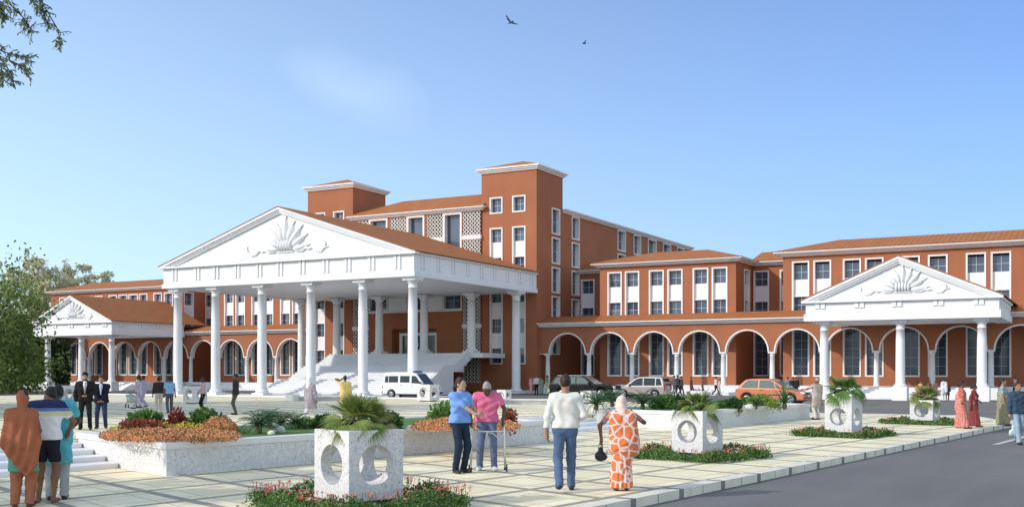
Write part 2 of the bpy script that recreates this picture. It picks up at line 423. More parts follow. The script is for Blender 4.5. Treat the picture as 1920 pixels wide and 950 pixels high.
lb = [(-118.6,-117.1),(-116.8,-115.3),(-113.78,-112.32),(-112.0,-110.5),(-109.53,-108.77+.7),(-107.4,-105.99),(-105.75,-104.29),(-104.15,-102.74),(-101.74,-100.31),(-99.95,-98.48)]
lb = [(-118.6,-117.1),(-116.8,-115.3),(-113.9,-112.4),(-112.1,-110.6),(-109.5,-108.05),(-107.75,-106.2),(-105.99,-104.4),(-104.2,-102.74),(-101.74,-100.31),(-99.95,-98.48)]
wing('wing', -120.31, -96.87, YW, Yb, lb, zt=11.5, zr=13.6, et=12.31, eb=11.93,
     side_w=[(onX(344.5, 560, -96.87).y, onX(363, 560, -96.87).y), (onX(385, 560, -96.87).y, onX(400, 560, -96.87).y)])
wing('wing', -96.85, -90.97, YR, 107.0, [], eb=11.85, et=12.25, zr=13.45, sides='f', hl=False, hr=False)
# towers
ZF = [('g',14.53,15.8),('p',13.0,14.53),('g',11.55,13.0),('p',10.0,11.55),('g',8.66,10.0),('p',7.05,8.66),('g',5.69,7.05),('p',4.2,5.69),('g',2.75,4.2)]
def tower(X0, X1, Y0, Y1):
    fr = front(Y0); rf = right(X1)
    cols = [(X0 + .95, X0 + 2.38), (X0 + 3.45, X0 + 4.9)]
    holes = [(a, b, 2.65, 15.93) for a, b in cols] + [(a, b, 17.29, 18.9) for a, b in cols]
    sy = (95.6, 97.43); sz = [(15.45, 18.03), (12.55, 15.15), (9.67, 12.23), (6.8, 9.39), (3.6, 6.2)]
    mb = MB(); wall(mb, fr, X0, X1, 0, 21.4, holes); wall(mb, rf, Y0, Y1, 0, 21.4, [(sy[0], sy[1], a, b) for a, b in sz])
    fquad(mb, left(X0), Y0, Y1, 0, 21.4, 0); fquad(mb, Fr((0, Y1, 0), (1,0,0), (0,1,0)), X0, X1, 0, 21.4, 0)
    t = bpart(mb, 'tower', ['terracotta_render'])
    cm = MB(); cornice(cm, X0, X1, Y0, Y1, 21.27, 21.72, .42); bpart(cm, 'cornice', ['cream_trim'], t)
    rm = MB(); hip(rm, X0-.36, X1+.36, Y0-.36, Y0-.36+(X1-X0+.72), 21.724, 22.8); bpart(rm, 'roof', ['roof_tiles'], t)
    for a, b in cols:
        window(fr, (a, b, 2.65, 15.93), ZF, t); window(fr, (a, b, 17.29, 18.9), [('g', 17.3, 18.9)], t)
    for a, b in sz: window(rf, (sy[0], sy[1], a, b), [('g', a, b)], t)
tower(-53.68, -47.6, 92.4, 98.1)
tower(-75.3, -69.3, 92.4, 98.3)
# central block between the towers
fr = front(92.2); mb = MB()
gw = [(-67.07,-64.72), (-62.34,-60.21), (-57.99,-55.81)]; sc_t = [(-69.1,-67.1), (-64.4,-62.38), (-59.95,-58.03)]
tall = [(a, b, 10.2, 17.72) for a, b in gw]; band = [(a, b, 8.08, 9.95) for a, b in gw]
scr = [(-69.15,-67.12), (-55.7,-53.7)]
door = (-64.2, -58.75, 3.7, 6.28)
sh = [(a, b, 3.7 if (a, b) == scr[0] else .8, 17.72) for a, b in scr] + [(a, b, 10.2, 17.72) for a, b in sc_t[1:]]
wall(mb, fr, -69.25, -53.7, 0, 17.8, tall + band + sh + [door])
mb.box(-69.25, -53.72, 92.6, 98.0, 0, .2); fquad(mb, Fr((0, 98.2, 0), (1,0,0), (0,1,0)), -69.25, -53.7, 0, 17.8, 0)
fquad(mb, left(-69.25), 92.2, 98.2, 0, 17.8, 0); fquad(mb, right(-53.7), 92.2, 98.2, 0, 17.8, 0)
# deep brick jambs of the doorway
u0, u1, z0, z1 = door
fbox(mb, fr, u0-.05, u0, z0, z1, -.9, -.002); fbox(mb, fr, u1, u1+.05, z0, z1, -.9, -.002); fbox(mb, fr, u0, u1, z1, z1+.05, -.9, -.002)
fquad(mb, fr, u0, u1, z0, z1, -.9)
block = bpart(mb, 'central_block', ['terracotta_render'])
cm = MB(); cornice(cm, -69.2, -53.6, 92.2, 98.2, 17.74, 18.14, .5, 'flr'); bpart(cm, 'cornice', ['cream_trim'], block)
rm = MB(); hip(rm, -69.75, -53.25, 91.65, 100.3, 18.144, 20.0, True, False)
bpart(rm, 'roof', ['roof_tiles'], block)
for h in tall: window(fr, h, [('g', h[2], h[3])], block, dep=.5, mull=(0, 0), bw=.2)
for h in band: window(fr, h, [('g', h[2], h[3])], block, mull=(1, 1), bw=.12)
pm = MB()
for a, b in [(-69.1+2.1, 0)]: pass
for a, b in ((-64.65, -62.4), (-60.14, -58.06)): fbox(pm, fr, a, b, 8.1, 9.93, -.05, .03)
fbox(pm, fr, -67.1, -55.75, 7.95, 8.07, -.05, .09); bpart(pm, 'wall_panel', ['panel_white'], block)
def lattice(u0, u1, z0, z1):
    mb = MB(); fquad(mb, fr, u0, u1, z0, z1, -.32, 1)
    bands = [z for z in (6.43, 15.15, 10.8) if z0 + .3 < z < z1 - .3]
    for z in bands: fbox(mb, fr, u0-.06, u1+.06, z-.2, z+.2, -.3, .07, 2)
    edges = [z0] + [v for z in sorted(bands) for v in (z-.2, z+.2)] + [z1]
    n = max(4, round((u1-u0) / .42)); cw = (u1-u0) / n
    for za, zb in zip(edges[::2], edges[1::2]):
        m = max(1, round((zb-za) / cw)); ch = (zb-za) / m
        for i in range(n):
            for j in range(m):
                cu, cz = u0 + (i+.5)*cw, za + (j+.5)*ch
                ro, ri = .5*cw, .30*cw
                O = [(cu+ro*math.cos(R(45*k+22.5)), cz+ro*math.sin(R(45*k+22.5))) for k in range(8)]
                I = [(cu+ri*math.cos(R(45*k+22.5)), cz+ri*math.sin(R(45*k+22.5))) for k in range(8)]
                for k in range(8):
                    q = [O[k], O[(k+1) % 8], I[(k+1) % 8], I[k]]
                    P = [fr.p(x, z, -.02) for x, z in q]; mb.poly(P, 0)
                    mb.poly([fr.p(*I[k], -.02), fr.p(*I[(k+1) % 8], -.02), fr.p(*I[(k+1) % 8], -.14), fr.p(*I[k], -.14)], 0)
    bpart(mb, 'lattice_screen', ['screen_cream', 'dark_void', 'cream_trim'], block)
for a, b, c, d in sh: lattice(a, b, c, d)
dm = MB()
fbox(dm, fr, -63.66, -63.35, 3.7, 5.89, -.9, -.55, 0); fbox(dm, fr, -59.3, -59.0, 3.7, 5.89, -.9, -.55, 0); fbox(dm, fr, -63.35, -59.3, 5.6, 5.89, -.9, -.55, 0)
fbox(dm, fr, -63.35, -59.3, 3.7, 5.6, -.86, -.8, 1)
for u in (-62.3, -61.33, -60.3): fbox(dm, fr, u-.03, u+.03, 3.7, 5.6, -.8, -.74, 2)
fbox(dm, fr, -61.5, -61.46, 4.5, 4.9, -.8, -.7, 0); fbox(dm, fr, -61.2, -61.16, 4.5, 4.9, -.8, -.7, 0)
bpart(dm, 'door', ['cream_trim', 'door_glass', 'plinth_grey'], block)
# rear block behind the right tower
rx = right(-47.62); mb = MB()
ys = [(100.21, 102.08), (112.1, 114.41), (116.8, 119.05), (121.31, 124.11), (126.29, 129.1), (131.35, 134.03)]
zz = [(15.43, 17.78), (12.56, 15.14), (9.69, 12.24), (6.9, 9.36)]
rh = [(ys[0][0], ys[0][1], a, b) for a, b in zz] + [(a, b, c, d) for a, b in ys[1:] for c, d in zz[:2]]
wall(mb, rx, 98.1, 136.5, 0, 17.85, rh); fquad(mb, left(-69.25), 98.2, 136.5, 0, 17.85, 0)
fquad(mb, Fr((0, 136.5, 0), (1,0,0), (0,1,0)), -69.25, -47.62, 0, 17.85, 0)
rear = bpart(mb, 'rear_block', ['terracotta_render'])
cm = MB(); cornice(cm, -69.25, -47.62, 98.2, 136.5, 17.8, 18.2, .45, 'lrb'); bpart(cm, 'cornice', ['cream_trim'], rear)
rm = MB(); hip(rm, -69.7, -47.17, 98.25, 136.95, 18.204, 19.9); bpart(rm, 'roof', ['portico_roof_tiles'], rear)
for h in rh: window(rx, h, [('g', h[2], h[3])], rear, dep=.45)
# ---------- arcades
def arcade(cols, xl, xr, podx, open_left=False):
    z_s, r_i, r_o, ztop = 3.66, 1.84, 1.97, 6.25
    mb = MB(); n = 20
    def span(xa, xb):  # wall above one arch between column axes
        c = (xa + xb) / 2; hw = (xb - xa) / 2; ri = min(r_i * (hw/2.167), hw - .18)
        pts = [(c + ri*math.cos(math.pi*k/n), z_s + ri*math.sin(math.pi*k/n)) for k in range(n+1)]
        for Yp, flip in ((YA, False), (YA + .5, True)):
            for k in range(n):
                (ax, az), (bx, bz) = pts[k], pts[k+1]
                q = [(ax, Yp, az), (ax, Yp, ztop), (bx, Yp, ztop), (bx, Yp, bz)]
                mb.poly(q if not flip else q[::-1], 0)
            q = [(xb, Yp, z_s), (xb, Yp, ztop), (c+ri, Yp, ztop), (c+ri, Yp, z_s)]; mb.poly(q if not flip else q[::-1], 0)
            q = [(c-ri, Yp, z_s), (c-ri, Yp, ztop), (xa, Yp, ztop), (xa, Yp, z_s)]; mb.poly(q if not flip else q[::-1], 0)
        for k in range(n):
            (ax, az), (bx, bz) = pts[k], pts[k+1]
            mb.poly([(ax, YA+.5, az), (ax, YA-.06, az), (bx, YA-.06, bz), (bx, YA+.5, bz)], 1)
            ro = ri + .12
            o = lambda j: (c + ro*math.cos(math.pi*j/n), z_s + ro*math.sin(math.pi*j/n))
            (ox, oz), (px, pz) = o(k), o(k+1)
            mb.poly([(ax, YA-.06, az), (ox, YA-.06, oz), (px, YA-.06, pz), (bx, YA-.06, bz)], 1)
            mb.poly([(ox, YA-.06, oz), (ox, YA+.01, oz), (px, YA+.01, pz), (px, YA-.06, pz)], 1)
        mb.box(xb-.18, xb+.18, YA+.002, YA+.498, z_s-.001, z_s+.02, 1)
    for a, b in zip(cols, cols[1:]): span(a, b)
    for xa, xb in ((xl, cols[0]), (cols[-1], xr)):
        if xb - xa > .1:
            for Yp, fl in ((YA, 0), (YA+.5, 1)):
                q = [(xa, Yp, z_s), (xb, Yp, z_s), (xb, Yp, ztop), (xa, Yp, ztop)]; mb.poly(q[::-1] if fl else q, 0)
            mb.box(xa, xb, YA+.002, YA+.498, z_s-.06, z_s, 1)
    if open_left: mb.box(xl-.3, xl-.001, YA+.003, YW, z_s, ztop, 0)
    mb.box(xl, xr, YA+.52, YW-.02, 6.05, 6.2, 1)
    ar = bpart(mb, 'arcade', ['terracotta_render', 'cream_trim'])
    cm = MB(); z0, z1 = 6.18, 6.6
    for i in range(3):
        o = .6*(i+1)/3; cm.box(xl - (o if open_left else 0), xr, YA - o, YA+.05, z0 + (z1-z0)*i/3, z0 + (z1-z0)*(i+1)/3 - .0015*(i<2))
    bpart(cm, 'cornice', ['cream_trim'], ar)
    rm = MB()
    xa = xl - (.6 if open_left else 0)
    rm.add([(xa, YA-.62, 6.604), (xr, YA-.62, 6.604), (xr, YW-.001, 7.3), (xa + (1.5 if open_left else 0), YW-.001, 7.3), (xa, YA-.62, 6.56), (xr, YA-.62, 6.56), (xr, YW-.001, 6.58), (xa, YW-.001, 6.58)],
           [(0,1,2,3), (1,0,4,5), (1,5,6,2), (0,3,7,4), (4,7,6,5)])
    bpart(rm, 'roof', ['roof_tiles'], ar)
    for x in cols:
        c = MB(); y = YA + .25
        c.lathe((x, y, 0), [(.27,.74),(.27,.80),(.23,.86),(.225,1.1),(.215,2.3),(.19,3.28),(.215,3.3),(.215,3.36),(.19,3.38),(.2,3.42),(.29,3.52)], 14)
        c.box(x-.3, x+.3, y-.3, y+.3, 3.52, 3.655)
        bpart(c, 'column', ['white_paint'], ar)
    pm = MB(); pm.box(podx[0], podx[1], YA-.35, YW-.01, -.145, .735)
    pm.box(podx[0], podx[1], YA-.75, YA-.35, -.145, .15)
    bpart(pm, 'podium', ['marble_step'], ar)
    return ar
rc_ = [-46.83 + 4.335*n for n in range(12)]
arcade(rc_, -47.6, rc_[-1], (-52.5, 6.0))
lc_ = [-118.9 + 4.28*n for n in range(11)]
arcade(lc_, -118.9, -75.3, (-122.0, -69.0), open_left=True)
# ---------- porticos
def emblem(mb, cx, Y, cz, s):
    def petal(a, r0, r1, w):
        d = Vector((math.sin(a), 0, math.cos(a))); c = Vector((cx, Y, cz)) + d * (r0 + r1) / 2 * s
        M = Matrix.Rotation(a, 3, 'Y')
        mb.ell(c, (w*s, .20*s, (r1-r0)/2*s), 10, 0, M)
        tip = Vector((cx, Y - .03, cz)) + d * r1 * s
        sg = 1 if a >= 0 else -1
        mb.tube([tip - d*.25*s, tip, tip + (d*.16 + Vector((sg*.10, 0, .06)))*s], [.05*s, .06*s, .02*s], 5)
    for i in range(-4, 5):
        petal(R(i * 20.5), .50, (1.66 - .05*abs(i)) if i % 2 == 0 else 1.48, .165)
    for i in range(-2, 3): mb.ell((cx + i*.19*s, Y, cz + .28*s), (.10*s, .27*s, .33*s), 8)
    for k in (-1, 1):
        pts = [(.55,.12),(.75,-.02),(1.15,-.03),(1.4,.10),(1.6,.04),(1.85,.12),(2.1,-.12),(2.4,-.16),(2.65,.06),(2.95,.1)]
        mb.tube([(cx + k*x*s, Y - .02, cz + z*s) for x, z in pts], [.08*s]*6 + [.06*s]*3 + [.02*s], 6)
        mb.tube([(cx + k*x*s, Y - .02, cz + z*s) for x, z in ((2.6,.02),(2.72,.22),(2.68,.42))], [.05*s,.045*s,.015*s], 5)
        mb.tube([(cx + k*(.62+.18*math.cos(a))*s, Y-.02, cz + (.2+.18*math.sin(a))*s) for a in [R(q) for q in range(-90, 200, 40)]], .05*s, 5)
    mb.box(cx - .55*s, cx + .55*s, Y-.06*s, Y + .02, cz - .08*s, cz - .02*s)
def column(x, y, z0, z1, r, plinth, parent, ped=None):
    c = MB(); zb = z0
    if ped:
        w = ped[0]; c.box(x-w, x+w, y-w, y+w, z0, ped[1]); zb = ped[1]
    else: c.box(x-plinth, x+plinth, y-plinth, y+plinth, z0, z0+.22); zb = z0 + .22
    H = z1 - zb; k = r / .4
    c.lathe((x, y, zb), [(r*1.38,0),(r*1.45,.07*k),(r*1.4,.16*k),(r*1.15,.2*k),(r*1.12,.26*k),(r*1.0,.36*k),(r,H*.33),(r*.94,H*.7),(r*.86,H-.86*k),(r*.96,H-.85*k),(r*.96,H-.78*k),(r*.86,H-.77*k),(r*.86,H-.5*k),(r*.98,H-.46*k),(r*1.25,H-.34*k),(r*1.3,H-.26*k)], 22)
    c.box(x-r*1.5, x+r*1.5, y-r*1.5, y+r*1.5, z1-.26*k, z1-.12*k); c.box(x-r*1.68, x+r*1.68, y-r*1.68, y+r*1.68, z1-.12*k, z1-.001)
    bpart(c, 'column', ['white_paint'], parent)
def portico(X0, X1, Y0, Y1, z0, zf, zt, zap, trig, trig_z, nside, roofback, eave=.32):
    """entablature X0..X1, Y0..Y1: bottom z0, frieze starts zf, top zt, apex zap"""
    mb = MB(); t = 1.0; xm = (X0+X1)/2
    mb.box(X0-.12, X1+.12, Y0-.12, Y0+t, z0, zf); mb.box(X0-.12, X0+t, Y0+t, Y1, z0, zf); mb.box(X1-t, X1+.12, Y0+t, Y1, z0, zf)
    mb.box(X0, X1, Y0, Y0+t-.01, zf, zt); mb.box(X0, X0+t-.01, Y0+t, Y1, zf, zt); mb.box(X1-t+.01, X1, Y0+t, Y1, zf, zt)
    mb.box(X0+t, X1-t, Y0+t, Y1, z0+.05, z0+.3)      # ceiling
    hgt = zt - zf; w = .11 if trig_z > 1 else .15; za = zt - trig_z
    for x in trig:
        for s in (-1, 1):
            mb.box(x + s*.2 - w, x + s*.2 + w, Y0-.09, Y0-.001, za, zt)
    for k in range(nside):
        y = Y0 + (Y1-Y0) * (k + .55) / nside
        for s in (-1, 1):
            mb.box(X1+.001, X1+.09, y + s*.2 - w, y + s*.2 + w, za, zt); mb.box(X0-.09, X0-.001, y + s*.2 - w, y + s*.2 + w, za, zt)
    ct = .16
    mb.box(X0-eave, X1+eave, Y0-eave, Y0+.3, zt+.001, zt+ct)
    mb.box(X1-.3, X1+eave*.6, Y0+.301, Y1, zt+.001, zt+ct); mb.box(X0-eave*.6, X0+.3, Y0+.301, Y1, zt+.001, zt+ct)
    zc = zt + ct
    mb.prism([(X0+.2, Y0+.1, zc+.001), (X1-.2, Y0+.1, zc+.001), (xm, Y0+.1, zap-.18)], (0, .3, 0))
    L = Vector((xm - X0 + eave, 0, zap - zc)); 
    for s in (-1, 1):       # raking cornice in three steps
        xe = xm + s * (xm - X0 + eave)
        e = Vector((xe, 0, zc)); a = Vector((xm, 0, zap))
        nrm = Vector((s*(zap-zc), 0, abs(xm-xe))).normalized()
        for i, (dn, up, o) in enumerate(((.46, .33, .10), (.329, .19, .2), (.189, .0, eave))):
            P = [e - nrm*dn, e - nrm*up, a - nrm*up/nrm.z*nrm.z, a - nrm*dn]
            q = [Vector((e.x, 0, e.z - dn/nrm.z)), Vector((e.x, 0, e.z - up/nrm.z)), Vector((a.x, 0, a.z - up/nrm.z)), Vector((a.x, 0, a.z - dn/nrm.z))]
            # clip the outer ends at the horizontal cornice
            for j in (0, 1):
                if q[j].z < zc:
                    k = (zc + .002 - q[j].z) / (q[3-j].z - q[j].z); q[j] = q[j] + (q[3-j] - q[j]) * k
            mb.prism([(p.x, Y0 - o, p.z) for p in q], (0, o + .2, 0))
    po = bpart(mb, 'portico', ['white_paint'])
    rm = MB(); rb = roofback
    for s in (-1, 1):
        xe = xm + s * (xm - X0 + eave + .06)
        q = [(xe, Y0-eave-.03, zc+.004), (xm, Y0-eave-.03, zap+.01), (xm, rb, zap+.01), (xe, rb, zc+.004)]
        rm.prism(q, (0, 0, .07))
    bpart(rm, 'roof', ['portico_roof_tiles'], po)
    em = MB(); sc = (zap - zt) * .34; emblem(em, xm + .02*(X1-X0), Y0+.06, zc + (zap-zc)*.17, sc); bpart(em, 'relief_emblem', ['white_paint'], po)
    return po
tx = [onY(x, 495, 71.2).x for x in (327.5, 370, 405.5, 445, 486, 524.8, 566.5, 611, 652.5, 697, 745.5)]
mp = portico(onY(306.8, 520, 71.2).x, onY(776.2, 520, 71.2).x, 71.2, 92.15, 9.4, 9.78, 11.16, 15.75, tx, 1.14, 9, 92.15)
for x in (333.6, 404.4, 491.3, 583, 680.6, 774):
    xx = x = onY(x, 600, 71.95).x
    column(xx, 71.95, -.1, 9.4, .4, .62, mp)
    column(xx, 89.2, 3.68 if -68.7 < x < -52.8 else -.1, 9.4, .4, .62, mp)
rpX = (-19.65, -6.3)
tr = [onY(x, 570, 82).x for x in (1538, 1611, 1681.5, 1759, 1835)]
rpo = portico(-19.6, -6.35, 82.0, 92.4, 5.68, 6.2, 7.02, 10.2, tr, .42, 4, YW-.02, .28)
for x in (-18.4, -12.97, -7.52):
    column(x, 82.75, -.145, 5.68, .33, .5, rpo, (.52, .85))
tl = [onY(x, 612, 82).x for x in (74, 102.5, 133.5, 163.5, 196.5)]
lpo = portico(-106.1, -93.5, 82.0, 92.4, 5.9, 6.4, 7.2, 10.3, tl, .42, 4, YW-.02, .28)
for x in (-104.6, -99.1, -94.35):
    column(x, 82.75, -.145, 5.9, .33, .5, lpo, (.52, .85))
def porch(x0, x1, xs0, xs1, parent):
    pm = MB(); pm.box(x0, x1, 86.5, YA-.76, -.14, .73)
    n = 6; r = .875 / n
    for i in range(n-1): pm.box(xs0 + i*.28, xs1 - i*.05, 86.5 - .35*(n-1-i), 86.5 - .001, -.14 + r*i, -.14 + r*(i+1) - .001)
    bpart(pm, 'steps', ['marble_step'], parent)
porch(-19.2, -6.8, -17.8, -8.0, rpo); porch(-105.5, -93.4, -104, -95, lpo)
pm = MB()
for i in range(5): pm.box(-6.2+i*.35, 5.5, 92.24-.35*(5-i), 92.24, -.14 + .146*i, -.14+.146*(i+1)-.001)
bpart(pm, 'steps', ['marble_step'], rpo)
# ---------- grand staircase under the portico
sm = MB(); X0, X1 = -68.6, -52.6
def flight(y0, y1, z0, z1, n):   # each tread has a projecting nosing
    for i in range(n):
        za = z0 + (z1-z0)*i/n; zb = z0 + (z1-z0)*(i+1)/n; ya = y0 + (y1-y0)*i/n
        sm.box(X0, X1, ya, y1, za, zb - .05 - .002*(i == n-1)); sm.box(X0 - .02, X1, ya - .05, y1 if i == n-1 else ya + (y1-y0)/n + .02, zb - .0495, zb - .002*(i == n-1))
flight(77.2, 79.9, -.145, 1.243, 9); sm.box(X0, X1, 79.9, 81.4, -.145, 1.243)
for i in range(1, 9): pass
sm.box(X0, X1, 77.9, 79.9, -.144, .2)
flight(81.4, 83.8, 1.243, 2.483, 8); sm.box(X0, X1, 81.4, 85.4, -.145, 1.24); sm.box(X0, X1, 83.8, 85.4, 1.24, 2.483)
flight(85.4, 87.8, 2.483, 3.69, 8)
sm.box(X0, -50.9, 87.8, 92.15, 3.25, 3.692)
sm.box(X0, X1 - .3, 85.4, 87.8, 1.9, 2.47)
# stringer wall along the right side: solid below the landing, sloping slab above
sm.prism([(X1+.002, 77.0, -.145), (X1+.002, 84.9, -.145), (X1+.002, 84.9, 1.95), (X1+.002, 85.8, 1.95), (X1+.002, 88.3, 3.2), (X1+.002, 88.3, 3.72), (X1+.002, 87.7, 3.72), (X1+.002, 85.3, 2.56), (X1+.002, 83.7, 2.56), (X1+.002, 81.3, 1.32), (X1+.002, 79.8, 1.32)], (.3, 0, 0))
bpart(sm, 'grand_staircase', ['marble_step'])
fm = MB(); fm.box(-76.0, -46.8, 71.0, 77.0, -.145, -.1); bpart(fm, 'portico_floor', ['marble_step'], mp)
# ---------- ground, roads, plaza, terrace
A, B, Cc, A2, B2, C2 = G(312,892), G(1030,829), G(135,861), G(1292,806), G(1518,784), G(1110,796.5)
a1 = R(8.0); E1 = Vector((math.sin(a1), math.cos(a1), 0)); a2 = R(-69.3); E2 = Vector((math.sin(a2), math.cos(a2), 0))
ZT = .395
mb = MB(); mb.box(-1500, 1500, -300, 2500, -.4, -.2); struct(mb.build('ground', ['earth']))
mb = MB(); mb.poly([(-170, -60, -.145), (60, -60, -.145), (60, 140, -.145), (-170, 140, -.145)]); struct(mb.build('road', ['asphalt']))
K1 = G(1203, 949, -.145); ak = R(6.2); EK = Vector((math.sin(ak), math.cos(ak), 0)); NK = Vector((math.cos(ak), -math.sin(ak), 0))
Kc = G(1900, 799.2, -.145); Ks = K1 - EK * 40
yfar = 51.0
# plaza slab (lower level)
mb = MB(); off = NK * -.3
pl = [Ks + off, Kc + off, Vector((-5.2, 51.2, 0)), Vector((-62, 51.2, 0)), Vector((-62, -25, 0))]
pl = [(p.x, p.y, 0.0) for p in pl]; mb.poly(pl)
mb.poly([(x, y, -.15) for x, y, _ in pl[::-1]])
for i in range(len(pl)):
    a, b = pl[i], pl[(i+1) % len(pl)]; mb.poly([a, (a[0], a[1], -.15), (b[0], b[1], -.15), b])
struct(mb.build('plaza', ['plaza_tiles']))
# kerb: stones with dark joints along the road edge
mb = MB(); p0 = G(1585, 868, -.145); L0 = (Vector(p0) - Ks).dot(EK); step = 1.64; n0 = -int(L0 / step)
Lk = (Kc - Ks).dot(EK)
s = L0 + n0 * step
while s < Lk:
    for a, b, mi, z in ((s + .09, s + .80, 0, .002), (s + .83, s + 1.55, 0, .002), (s - .09, s + .09, 1, -.001), (s + .80, s + .83, 1, -.003)):
        b = min(b, Lk)
        if b <= a: continue
        p = Ks + EK * a + off; mb.obox((p.x, p.y, -.17), EK * (b - a), NK * (.3 if mi == 0 else .297), (0, 0, .17 + z), mi)
    s += step
q = Vector((-5.2, 51.2, 0)); d = q - (Kc + off); d.z = 0; n_ = Vector((d.y, -d.x, 0)).normalized()
mb.obox((Kc.x + off.x, Kc.y + off.y, -.17), d, n_ * .3, (0, 0, .171), 0)
mb.box(-24.0, -5.2, 51.2, 51.5, -.17, .001, 0)
struct(mb.build('kerb', ['kerb_stone', 'kerb_joint']))
# road dashes
mb = MB(); D0 = G(1860, 832.5, -.141)
for k in range(4):
    p = D0 + EK * (k * 9.0); mb.poly([(p.x, p.y, -.141), (p.x + .16, p.y, -.141), (p.x + .16 + EK.x*5, p.y + EK.y*5, -.141), (p.x + EK.x*5, p.y + EK.y*5, -.141)])
struct(mb.build('lane_marking', ['road_paint']))
# terrace (raised paving)
D = B + (Cc - A); D2 = B2 + (C2 - A2)
tp = [Cc - E1 * 38, Cc, D, C2, D2, D2 + E1 * ((yfar - D2.y) / E1.y), Vector((-62, yfar, 0)), Vector((-62, Cc.y - 20, 0))]
mb = MB(); tq = [(p.x, p.y, ZT) for p in tp]; mb.poly(tq[::-1] if False else tq)
nrm = sum((Vector(tq[i]).cross(Vector(tq[(i+1) % len(tq)])) for i in range(len(tq))), Vector())
if nrm.z < 0: mb.f[0] = tuple(reversed(mb.f[0]))
for i in range(len(tq)):
    a, b = tq[i], tq[(i+1) % len(tq)]; mb.poly([a, (a[0], a[1], -.1), (b[0], b[1], -.1), b])
struct(mb.build('terrace', ['plaza_tiles']))
# terrace edge kerb along the far side
mb = MB(); mb.box(-60, -24.5, yfar + .002, yfar + .3, -.15, ZT + .07); struct(mb.build('terrace_kerb', ['cap_stone']))
def steps(p, ln, run, label):
    """flight rising along E2 from ground point p, treads running along E1 for ln metres"""
    t = thing('steps', p, label, 'steps')
    mb = MB(); n = 4; r = ZT / n; Np = Vector((E2.x, E2.y, 0))
    for i in range(n):
        q = Np * (run * i / n)
        mb.obox((q.x, q.y, r*i - (.1 if i == 0 else 0)), E1 * ln, Np * (run * (n-i)/n + .3), (0, 0, r + (.1 if i == 0 else -.0) - .0008*i), 0)
    mb.build('flight', ['marble_step'], t); return t
ds = G(223, 876.5) ; runL = (G(155, 864.5) - ds).length * 1.33
steps(G(223, 876.6) - E1 * 14.02 , 14.0, runL, 'flight of four pale stone steps beside the granite planter in the lower left foreground')
pm_ = B + E2 * ((ds - A).length); steps(pm_ + E1 * .3, (A2 - B).dot(E1) - .9, runL, 'flight of four stone steps between the two long granite planters')
# ---------- raised granite planters
def planter(P0, P1, P3, label):
    t = thing('granite_planter', P0, label, 'planter')
    u = P1 - P0; w = P3 - P0; un, wn = u.normalized(), w.normalized(); th = .3
    H1, H2 = .49, .605
    def ring(mb, o, z0, z1, mi):
        q = [-un*o - wn*o, u + un*o - wn*o, u + w + un*o + wn*o, w - un*o + wn*o]
        i_ = [un*th + wn*th, u - un*th + wn*th, u + w - un*th - wn*th, w + un*th - wn*th]
        for k in range(4):
            a, b, c, d = q[k], q[(k+1) % 4], i_[(k+1) % 4], i_[k]
            mb.prism([(p.x, p.y, z0) for p in (a, b, c, d)], (0, 0, z1 - z0), mi)
    m1 = MB(); ring(m1, 0, -.05, H1, 0); m1.build('wall', ['white_granite'], t)
    m2 = MB(); ring(m2, .035, H1 + .001, H2, 0); m2.build('cap', ['cap_stone'], t)
    m3 = MB(); q = [un*th + wn*th, u - un*th + wn*th, u + w - un*th - wn*th, w + un*th - wn*th]
    m3.prism([(p.x, p.y, .2) for p in q], (0, 0, .37)); m3.build('lawn', ['lawn'], t)
    return t
bw_ = 6.0
P1w = E2 * (G(470, 795, .6) - A).cross(E1).length / abs(E2.cross(E1).z)
planter(A, B, A + P1w, 'long granite planter with orange flower beds in front of the terrace, nearest to the camera')
P2w = C2 - A2
planter(A2, B2, A2 + P2w, 'granite planter of cycads and shrubs behind the woman in the orange sari')
# low walls along the far edge of the terrace
def low_wall(a, b, h, label):
    t = thing('low_wall', a, label, 'wall'); mb = MB(); d = b - a; n = Vector((-d.y, d.x, 0)).normalized() * .45
    mb.obox((0, 0, 0), d, n, (0, 0, h - .06), 0); mb.build('wall', ['dark_granite'], t)
    m2 = MB(); m2.obox(-d.normalized()*.04 - n.normalized()*.04 + Vector((0, 0, h - .059)), d * 1.01, n * 1.15, (0, 0, .06)); m2.build('cap', ['cap_stone'], t)
    return t
lw = low_wall(G(556, 751, ZT), G(705, 751, ZT), .26, 'low grey wall at the terrace edge in front of the grand staircase')
lw2 = low_wall(G(938, 757, ZT), G(1027, 757.5, ZT), .24, 'low grey wall behind the man in the pink shirt')
mb = MB(); p = G(549, 751, ZT); mb.box(-.28, .28, -.25, .25, 0, .3); o = mb.build('stone_block', ['white_granite']); o.location = p
tag(o, 'white stone block at the end of the low wall near the grey kurta man', 'block')
